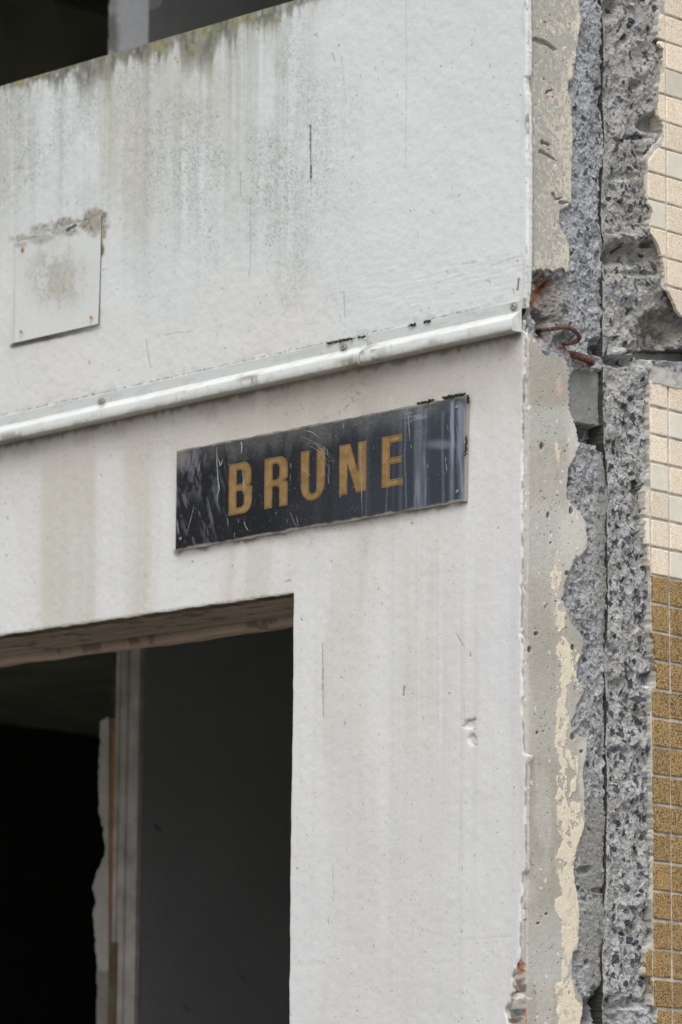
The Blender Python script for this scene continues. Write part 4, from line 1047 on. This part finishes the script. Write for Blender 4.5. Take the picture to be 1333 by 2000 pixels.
# ================================================================== name sign
tl, tr, br, bl = [plane(*p, 1, -.008) for p in ((345, 880.5), (912, 772), (908, 978), (342.5, 1076))]
sign = empty('name_sign', tuple(float(v) for v in (bl + br) / 2)); tag(sign, 'long black weathered name sign with gold letters above the doorway', 'sign')
def build_sign():
    nx, ny = 620, 175
    a, b = np.meshgrid(np.linspace(0, 1, nx), np.linspace(0, 1, ny))
    # slight warp of the old sheet
    P = (tl * (1 - a)[..., None] + tr * a[..., None]) * (1 - b)[..., None] + (bl * (1 - a)[..., None] + br * a[..., None]) * b[..., None]
    x, z = P[..., 0], P[..., 2]
    eb = np.minimum.reduce([a * .735, (1 - a) * .735, b * .18, (1 - b) * .18])
    z += (fbm(x * 45, x * 0, 801, 3) - .5) * .0035 * ((b > .995) | (b < .005))
    P[..., 1] = -.0085 - (fbm(x * 3, z * 4, 803, 2) - .5) * .0006 + ss(.003, 0, eb) * .0012
    X, Y = proj(P)
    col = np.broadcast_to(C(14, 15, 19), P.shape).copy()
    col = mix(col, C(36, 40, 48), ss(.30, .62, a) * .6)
    col = mix(col, C(56, 63, 75), ss(.55, .95, a) * .62)  # dust film and sky reflection painted in as one gradient
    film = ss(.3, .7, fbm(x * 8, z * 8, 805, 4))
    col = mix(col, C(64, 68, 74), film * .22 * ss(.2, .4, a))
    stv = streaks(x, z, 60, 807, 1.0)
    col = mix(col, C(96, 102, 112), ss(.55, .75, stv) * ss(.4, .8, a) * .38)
    dust = ss(.28, .0, b + (fbm(x * 60, z * 25, 809, 3) - .5) * .25) * (.55 + .45 * speck(x, z, 500, 811, .45, .2))
    col = mix(col, C(122, 122, 118), dust * np.interp(a, [0, .1, .3, .5, .7, 1], [.55, .35, .45, .62, .55, .3]))
    # smeared chalky patch at the left
    sm = blob(X, Y, 400, 915, 60, 50, .7) * ss(.50, .68, fbm(x * 90 + z * 20, z * 30, 813, 4, .6))
    col = mix(col, C(112, 114, 124), sm * .6)
    sm = blob(X, Y, 385, 990, 50, 90, .7) * ss(.54, .72, fbm((x + z * .35) * 120, (z - x * .3) * 22, 815, 4, .6))
    col = mix(col, C(112, 116, 126), sm * .55)
    col = mix(col, C(128, 126, 122), blob(X, Y, 352, 890, 14, 26, .6) * .6)
    for cx, w, a_, y0, y1 in ((822, 10, .55, 790, 990), (831, 4, .5, 800, 985), (884, 6, .7, 780, 985), (900, 9, .55, 785, 985), (812, 3, .3, 820, 980), (756, 2, .3, 850, 1000), (865, 4, .2, 800, 980), (908, 3, .6, 790, 980), (793, 3, .2, 800, 990)):
        k = ss(w, w * .2, np.abs(X - cx - (fbm(Y / 60, Y * 0, int(cx), 2) - .5) * 5)) * ss(y0 - 5, y0 + 10, Y) * (.35 + .65 * ss(.3, .62, fbm(x * 60, z * 10, 817, 3)))
        col = mix(col, C(150, 160, 178), k * a_)
    k = blob(X, Y, 815, 812, 26, 22, .7) * ss(.45, .65, fbm(x * 25, z * 120, 819, 3)) + blob(X, Y, 862, 868, 26, 8, .7) * .7
    col = mix(col, C(150, 156, 166), k * .5)
    # worn pale border
    col = mix(col, C(140, 134, 124), ss(.0045, .0, eb + (fbm(x * 80, z * 80, 821, 3) - .5) * .006) * .75)
    col = mix(col, C(168, 162, 154), ss(.004, 0., (1 - b) * .18 + (fbm(x * 50, z * 0, 823, 3) - .5) * .005) * .8)
    col = mix(col, C(140, 142, 146), speck(x, z, 320, 825, .84, .03) * .4)
    col = mix(col, C(110, 112, 116), speck(x * 2.2, z * .5, 160, 827, .80, .05) * .35 * ss(.7, .1, a))
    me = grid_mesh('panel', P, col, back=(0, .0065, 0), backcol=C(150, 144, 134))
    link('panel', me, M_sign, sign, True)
M_sign = painted('dusty_black_acrylic', 0.34, ((300, 0.12),), ((40, 0.05, 0.001),), spec=0.4)
build_sign()

M_gold = flat('faded_gold_vinyl', C(132, 104, 60), .6, .0, sc=70, c2=C(150, 120, 78), var=.08, bump=.05)
M_line = flat('dark_letter_outline', C(56, 46, 34), .5, sc=50)
def rounded(pts, rad, seg=9):
    out = []; n = len(pts)
    for i in range(n):
        p = np.array(pts[i]); r = rad[i]
        if r <= 0: out.append(tuple(p)); continue
        a = np.array(pts[i - 1]) - p; b = np.array(pts[(i + 1) % n]) - p
        la, lb = np.linalg.norm(a), np.linalg.norm(b); a /= la; b /= lb
        ang = math.acos(max(-1, min(1, float(a @ b)))); t = min(r / math.tan(ang / 2), la * .499, lb * .499); rr = t * math.tan(ang / 2)
        c = p + (a + b) / np.linalg.norm(a + b) * (rr / math.sin(ang / 2))
        s = p + a * t - c; e = p + b * t - c
        a0 = math.atan2(s[1], s[0]); a1 = math.atan2(e[1], e[0]); d = (a1 - a0 + math.pi) % (2 * math.pi) - math.pi
        for k in range(seg + 1): q = a0 + d * k / seg; out.append((c[0] + rr * math.cos(q), c[1] + rr * math.sin(q)))
    return out
GL = {  # glyphs in units of letter width and height: loops of (x, y, corner radius in units of width)
    'B': [[(0, 0, 0), (1, 0, .36), (1, .52, .20), (.84, .535, .0), (.96, .56, .16), (.96, 1, .34), (0, 1, 0)], [(.33, .13, 0), (.33, .455, 0), (.66, .455, .16), (.66, .13, .16)], [(.33, .58, 0), (.33, .87, 0), (.63, .87, .15), (.63, .58, .15)]],
    'R': [[(0, 0, 0), (.34, 0, 0), (.34, .42, 0), (.65, .42, .14), (.65, 0, 0), (1, 0, 0), (1, .48, .2), (.85, .505, 0), (1, .54, .18), (1, 1, .36), (0, 1, 0)], [(.34, .55, 0), (.34, .87, 0), (.65, .87, .16), (.65, .55, .16)]],
    'U': [[(0, 1, 0), (0, 0, .48), (1, 0, .48), (1, 1, 0), (.66, 1, 0), (.66, .125, .17), (.34, .125, .17), (.34, 1, 0)]],
    'N': [[(0, 0, 0), (.30, 0, 0), (.30, .62, 0), (.64, 0, 0), (1, 0, 0), (1, 1, 0), (.70, 1, 0), (.70, .40, 0), (.40, 1, 0), (0, 1, 0)]],
    'E': [[(0, 0, 0), (1, 0, 0), (1, .135, 0), (.38, .135, 0), (.38, .44, 0), (.93, .44, 0), (.93, .57, 0), (.38, .57, 0), (.38, .865, 0), (.97, .865, 0), (.97, 1, 0), (0, 1, 0)]]}
def letter(ch, xl, yt, yb_, xr):
    yf = -.0089
    A = plane(xl, yt, 1, yf); B_ = plane(xl, yb_, 1, yf); Rr = plane(xr, (yt + yb_) / 2, 1, yf)
    x0, z1, z0, w = A[0], A[2], B_[2], Rr[0] - A[0]; hgt = z1 - z0
    loops = []
    for lp in GL[ch]:
        pts = [(p[0] * w, p[1] * hgt) for p in lp]; loops.append(rounded(pts, [p[2] * w for p in lp]))
    root = None
    V = []; F = []; allp = [p for lp in loops for p in lp]
    n = len(allp)
    V = [(x0 + p[0], yf - .0001, z0 + p[1]) for p in allp] + [(x0 + p[0], yf + .0003, z0 + p[1]) for p in allp]
    tri = tessellate_polygon([[Vector((p[0], p[1], 0)) for p in lp] for lp in loops])
    F = [tuple(t) for t in tri]; k = 0
    for lp in loops:
        m_ = len(lp)
        for i in range(m_): a, b = k + i, k + (i + 1) % m_; F.append((a, b, n + b, n + a))
        k += m_
    me = bpy.data.meshes.new('letter'); me.from_pydata(V, [], F); me.update()
    o = link('letter', me, M_gold, sign)
    # thin dark inset line
    V = []; F = []
    for li, lp in enumerate(loops):
        q = [lp[0]]
        for p in lp[1:]:
            if math.hypot(p[0] - q[-1][0], p[1] - q[-1][1]) > 1e-5: q.append(p)
        area = sum(q[i][0] * q[(i + 1) % len(q)][1] - q[(i + 1) % len(q)][0] * q[i][1] for i in range(len(q)))
        sgn = (1 if area > 0 else -1) * (1 if li == 0 else -1)
        m_ = len(q); base = len(V)
        for i in range(m_):
            p0, p1, p2 = np.array(q[i - 1]), np.array(q[i]), np.array(q[(i + 1) % m_])
            d1 = (p1 - p0) / np.linalg.norm(p1 - p0); d2 = (p2 - p1) / np.linalg.norm(p2 - p1)
            n1 = np.array([-d1[1], d1[0]]); n2 = np.array([-d2[1], d2[0]]); nn = n1 + n2; nn = nn / max(np.linalg.norm(nn), .3); sc = min(1 / max(float(nn @ n1), .45), 1.8)
            for off in (.0016, .0023):
                pp = p1 + nn * sc * off * sgn; V.append((x0 + pp[0], yf - .00025, z0 + pp[1]))
        for i in range(m_): j = (i + 1) % m_; F.append((base + 2 * i, base + 2 * j, base + 2 * j + 1, base + 2 * i + 1))
    me = bpy.data.meshes.new('outline'); me.from_pydata(V, [], F); me.update()
    link('outline', me, M_line, o)
for ch, xl, yt, yb_, xr in (('B', 448, 908, 1007.5, 492.5), ('R', 517.5, 897, 994.5, 562), ('U', 588.5, 883, 981, 635), ('N', 663.5, 871, 968, 715.5), ('E', 746.5, 854.5, 953.5, 787)):
    letter(ch, xl, yt, yb_, xr)

def ribbons():
    rng = np.random.default_rng(8)
    def rib(pts, w):
        V = []; F = []
        pts = np.array(pts, float); k = max(2, int(np.sum(np.hypot(*np.diff(pts, axis=0).T)) / 3))
        t = np.linspace(0, len(pts) - 1, k + 1); X = np.interp(t, range(len(pts)), pts[:, 0]); Y = np.interp(t, range(len(pts)), pts[:, 1])
        b = len(V)
        for i in range(k + 1):
            j = min(i + 1, k); i0 = max(i - 1, 0); dx, dy = X[j] - X[i0], Y[j] - Y[i0]; L = math.hypot(dx, dy) + 1e-6
            ww = w * .8 * (.2 + .75 * math.sin(math.pi * (i + .3) / (k + .6))) * rng.uniform(.6, 1.2) / 2
            for s in (-1, 1):
                p = plane(X[i] + s * dy / L * ww, Y[i] - s * dx / L * ww, 1, -.0094); V.append(tuple(p))
        for i in range(k): F.append((b + 2 * i, b + 2 * i + 1, b + 2 * i + 3, b + 2 * i + 2))
        me = bpy.data.meshes.new('scratch'); me.from_pydata(V, [], F); me.update()
        link('scratch', me, M_scr, sign)
    for pts, w in (([(424, 873), (424, 900), (426, 935), (429, 955), (425, 966), (425, 981)], 3.4), ([(425, 890), (431, 910), (436, 895)], 2.4), ([(471, 862), (473, 870), (472, 886)], 4.0), ([(471, 912), (475, 926), (476, 938), (477, 950), (475, 965)], 2.6),
                   ([(347, 1015), (349, 1045)], 1.8), ([(346, 972), (347, 990)], 1.2), ([(445, 1012), (446, 1028)], 1.6), ([(477, 1018), (480, 1028), (485, 1036)], 2.6), ([(466, 1012), (467, 1022)], 1.3),
                   ([(704, 862), (706, 930), (708, 1006)], 1.7), ([(796, 797), (799, 830), (801, 862)], 2.0), ([(890, 820), (896, 870), (902, 930), (905, 975)], 1.5), ([(640, 876), (640, 888)], 1.6), ([(643, 905), (643, 932)], 1.2),
                   ([(641, 928), (643, 945)], 1.3), ([(596, 862), (616, 868), (640, 888), (652, 905)], 1.1), ([(600, 868), (622, 880), (644, 902)], 1.0), ([(594, 840), (610, 844), (625, 856)], 2.2), ([(586, 852), (612, 862), (634, 880)], 1.0),
                   ([(590, 915), (600, 922), (607, 929)], 2.0), ([(597, 918), (604, 926)], 1.8), ([(618, 942), (621, 950), (618, 954)], 1.4), ([(568, 905), (569, 915)], 1.6), ([(567, 1000), (572, 1012), (575, 1022), (582, 1028)], 1.3),
                   ([(567, 925), (568, 940)], 1.0), ([(579, 1008), (584, 1028)], 1.1), ([(870, 892), (871, 903)], 1.8), ([(872, 905), (873, 920)], 2.4), ([(553, 940), (555, 950)], 1.2), ([(360, 925), (368, 905), (372, 890)], 1.5), ([(366, 1040), (374, 1010), (380, 985)], 1.4),
                   ([(386, 930), (392, 900)], 1.4), ([(376, 905), (380, 880)], 1.6), ([(400, 900), (404, 884)], 1.3), ([(352, 1005), (354, 1010)], 1.2), ([(671, 826), (672, 836)], 1.8), ([(560, 1012), (562, 1022)], 1.1), ([(458, 1040), (459, 1052)], 1.4),
                   ([(540, 1000), (540, 1004)], 1.4), ([(664, 968), (666, 972)], 1.8), ([(835, 905), (836, 915)], 1.3), ([(874, 830), (876, 842)], 1.2), ([(803, 868), (804, 876)], 1.6), ([(730, 870), (731, 878)], 1.0), ([(624, 870), (633, 892), (640, 912)], .9), ([(604, 858), (634, 874), (656, 902)], .8)):
        rib(pts, w)
M_scr = flat('chalky_scratch', C(150, 152, 156), .8, sc=200, var=.15)
ribbons()
for p in ((353.5, 1052), (894, 960), (893, 795)):
    q = plane(p[0], p[1], 1, -.0095); b = MB(); b.disc((q[0], -.0102, q[2]), 1, .0030, .0014); b.build('screw', M_screw, sign)

# ================================================================== blank cover plate on the parapet
pl = [plane(*p, 1, -.004) for p in ((28, 470.5), (197, 420), (193.5, 633), (24.5, 671))]
plate = empty('cover_plate', tuple(float(v) for v in (pl[2] + pl[3]) / 2)); tag(plate, 'square white cover plate with rusty screws and a mouldy top edge on the parapet', 'cover plate')
def build_plate():
    nx, ny = 130, 110
    a, b = np.meshgrid(np.linspace(0, 1, nx), np.linspace(0, 1, ny))
    P = (pl[0] * (1 - a)[..., None] + pl[1] * a[..., None]) * (1 - b)[..., None] + (pl[3] * (1 - a)[..., None] + pl[2] * a[..., None]) * b[..., None]
    x, z = P[..., 0], P[..., 2]
    P[..., 1] = -.0024 - .0032 * b ** 2.5 - (fbm(x * 9, z * 9, 901, 2) - .5) * .001
    X, Y = proj(P)
    col = np.broadcast_to(C(203, 206, 205), P.shape).copy()
    col *= (1 + (fbm(x * 6, z * 6, 903, 3) - .5) * .06)[..., None]
    wbb = (fbm(x * 45, z * 45, 905, 4, .6) - .5) * .7
    stn = blob(X, Y, 110, 545, 48, 52, .65, wbb)
    col = mix(col, C(172, 172, 164), stn * .55 * ss(.3, .6, fbm(x * 50, z * 30, 907, 3)) + stn * .25)
    sq = ss(95, 99, X) * ss(146, 142, X) * ss(515, 522, Y + .25 * (X - 95)) * ss(590, 582, Y + .1 * (X - 95))
    col = mix(col, C(180, 177, 168), sq * .5)
    col = mix(col, C(150, 148, 140), stn * speck(x, z, 220, 909, .6, .1) * .6)
    wb2 = (fbm(x * 75, z * 75, 99, 4, 0.65) - 0.5) * 1.3
    mo = np.maximum.reduce([blob(X, Y, 180, 438, 24, 20, .3, wb2), blob(X, Y, 130, 452, 30, 9, .5, wb2) * .8, blob(X, Y, 80, 466, 26, 9, .5, wb2) * .7, blob(X, Y, 40, 478, 14, 6, .5, wb2) * .6])
    col = mix(col, C(142, 136, 125), mo * .75); col = mix(col, C(96, 92, 82), mo * speck(x, z, 210, 104, .58, .1) * .7)
    for px_, w, y1 in ((77, 5, 520), (84, 3, 505), (135, 4, 500), (60, 3, 490)):
        col = mix(col, C(170, 170, 150), ss(w, 0, np.abs(X - px_)) * ss(y1, y1 - 50, Y) * .5)
    dd, tt = stroke_d(X, Y, [(133, 449), (148, 440)]); col = mix(col, C(72, 68, 60), ss(5, 1.5, dd + wb2 * 3))
    dd, tt = stroke_d(X, Y, [(34, 470), (70, 461)]); col = mix(col, C(130, 124, 112), ss(3, 1, dd + wb2 * 1) * .7)
    col = mix(col, C(196, 134, 92), blob(X, Y, 44.5, 488, 3.6, 6, .5) * .85); col = mix(col, C(206, 170, 148), blob(X, Y, 178, 620, 4, 4, .5) * .6)
    col = mix(col, C(168, 172, 172), ss(5, 1, np.abs(X - 27)) * .4)
    link('plate', grid_mesh('plate', P, col, back=(0, .0028, 0), backcol=C(96, 88, 74)), M_render, plate, True)  # rim browned to carry the shade at the plate's lower edge
build_plate()
M_rustscrew = flat('rusty_screw', C(182, 132, 98), .8, sc=300, var=.3)
for (px_, py_), mt in (((44.5, 487), M_rustscrew), ((178.5, 620), M_rustscrew), ((42, 648), M_screw)):
    q = plane(px_, py_, 1, -.009 if py_ > 600 else -.004); b = MB(); b.disc((q[0], q[1], q[2]), 1, .0032, .0022); b.build('screw', mt, plate)

# ================================================================== rusty reinforcement sticking out of the break
M_rust = flat('rusted_steel', C(74, 55, 48), .95, sc=220, c2=C(112, 84, 72), var=.3, bump=.8, dist=.002)
def tube(name, pts3, rad, label, seed, rib=0.0):
    pts3 = np.array(pts3, float); k = 90; n = 14
    t = np.linspace(0, len(pts3) - 1, k)
    # Catmull-Rom
    def cr(tt):
        i = np.clip(np.floor(tt).astype(int), 0, len(pts3) - 2); f = (tt - i)[:, None]
        p0 = pts3[np.maximum(i - 1, 0)]; p1 = pts3[i]; p2 = pts3[i + 1]; p3 = pts3[np.minimum(i + 2, len(pts3) - 1)]
        return .5 * ((2 * p1) + (-p0 + p2) * f + (2 * p0 - 5 * p1 + 4 * p2 - p3) * f ** 2 + (-p0 + 3 * p1 - 3 * p2 + p3) * f ** 3)
    Q = cr(t); T = np.gradient(Q, axis=0); T /= np.linalg.norm(T, axis=1)[:, None]
    ref = np.array([.9, -.3, .1]); A = np.cross(T, ref); A /= np.linalg.norm(A, axis=1)[:, None]; B = np.cross(T, A)
    V = []
    for i in range(k):
        r = rad * (1 + .12 * math.sin(i * 1.7) * 0 + rib * (1 if (i // 2) % 2 else 0))
        for j in range(n):
            a = 2 * math.pi * j / n; rr = r * (1 + .14 * (float(vn(np.array(i * .35), np.array(j * .8), seed)) - .5) * 2)
            V.append(Q[i] + rr * (math.cos(a) * A[i] + math.sin(a) * B[i]))
    F = [(i * n + j, i * n + (j + 1) % n, (i + 1) * n + (j + 1) % n, (i + 1) * n + j) for i in range(k - 1) for j in range(n)]
    F.append(tuple(range(n))); F.append(tuple((k - 1) * n + j for j in range(n)))
    me = bpy.data.meshes.new(name); me.from_pydata([tuple(v) for v in V], [], F); me.update()
    o = link(name, me, M_rust, None, False); tag(o, label, 'rebar', 'rusty steel bars left in the broken concrete')
    return o
def bp_(X, Y, out): return plane(X, Y, 0, out)
tube('rebar', [bp_(1050, 645, -.035), bp_(1062, 644, -.006), bp_(1080, 642, .008), bp_(1096, 640, .014), bp_(1112, 641, .018), bp_(1124, 647, .018), bp_(1131, 656, .016), bp_(1130, 664, .012), bp_(1120, 669, .006), bp_(1110, 671, -.002), bp_(1102, 671, -.02)],
     .0036, 'thin rusty steel bar bent into a hook by the end of the drip rail', 41)
tube('rebar', [bp_(1108, 690, -.03), bp_(1118, 693, -.008), bp_(1130, 696, -.001), bp_(1142, 700, .002), bp_(1152, 704, .002), bp_(1156, 708, -.006)],
     .0056, 'short ribbed rusty bar lying in the break just below the hooked one', 43, .18)

# ================================================================== moss cushions
M_moss = flat('dark_moss', (.022, .026, .012), 1.0, sc=220, c2=(.07, .08, .03), var=.4, bump=1, dist=.003)
def moss(spots, label, y, seed):
    rng = np.random.default_rng(seed); V = []; F = []
    ico_v = [(0, 0, 1), (.89, 0, .45), (.28, .85, .45), (-.72, .53, .45), (-.72, -.53, .45), (.28, -.85, .45), (.72, .53, -.45), (-.28, .85, -.45), (-.89, 0, -.45), (-.28, -.85, -.45), (.72, -.53, -.45), (0, 0, -1)]
    ico_f = [(0, 1, 2), (0, 2, 3), (0, 3, 4), (0, 4, 5), (0, 5, 1), (1, 6, 2), (2, 7, 3), (3, 8, 4), (4, 9, 5), (5, 10, 1), (6, 7, 2), (7, 8, 3), (8, 9, 4), (9, 10, 5), (10, 6, 1), (11, 7, 6), (11, 8, 7), (11, 9, 8), (11, 10, 9), (11, 6, 10)]
    for X0, Y0_, X1, Y1, w, n in spots:
        for i in range(n):
            t = rng.random(); p = plane(X0 + (X1 - X0) * t + rng.normal(0, w * .35), Y0_ + (Y1 - Y0_) * t + rng.normal(0, w * .4), 1, y + rng.normal(0, .002))
            r = .0008 + .0020 * rng.random() ** 1.5; b = len(V)
            for v in ico_v: V.append(tuple(p + np.array(v) * r * rng.uniform(.6, 1.3)))
            F += [tuple(b + q for q in f) for f in ico_f]
    me = bpy.data.meshes.new('moss_cushion'); me.from_pydata(V, [], F); me.update()
    o = link('moss_cushion', me, M_moss); tag(o, label, 'moss', 'moss cushions on the white facade')
moss([(868, 778, 909, 769, 3.2, 150)], 'largest dark moss clump, on the upper right corner of the dark sign', -.006, 3)
moss([(814, 789, 848, 782, 1.8, 75)], 'flat moss strip on the top edge of the dark sign, left of the corner clump', -.006, 13)
moss([(914, 774, 914, 786, 3.0, 60)], 'round moss knob beside the upper right corner of the dark sign', -.005, 4)
moss([(911, 850, 910, 888, 2.0, 110)], 'tall thin moss clump halfway down the right edge of the dark sign', -.005, 14)
moss([(796, 638, 812, 634, 2.4, 60)], 'moss tuft on the short drip rail, nearer to the seam', -.003, 5)
moss([(828, 630, 842, 627, 2.2, 60)], 'moss tuft on the short drip rail, nearer to the broken corner', -.003, 15)
moss([(640, 671, 716, 656, 1.3, 140)], 'thin moss line on the long drip rail beside the seam', -.003, 6)

# ================================================================== ground
M_pave = flat('pavement_concrete', (.27, .265, .25), .9, sc=3, var=.2)
b = MB(); b.add([(-120, -120, 0), (120, -120, 0), (120, 120, 0), (-120, 120, 0)], [(0, 1, 2, 3)])
tag(b.build('pavement', M_pave), kind='structure')
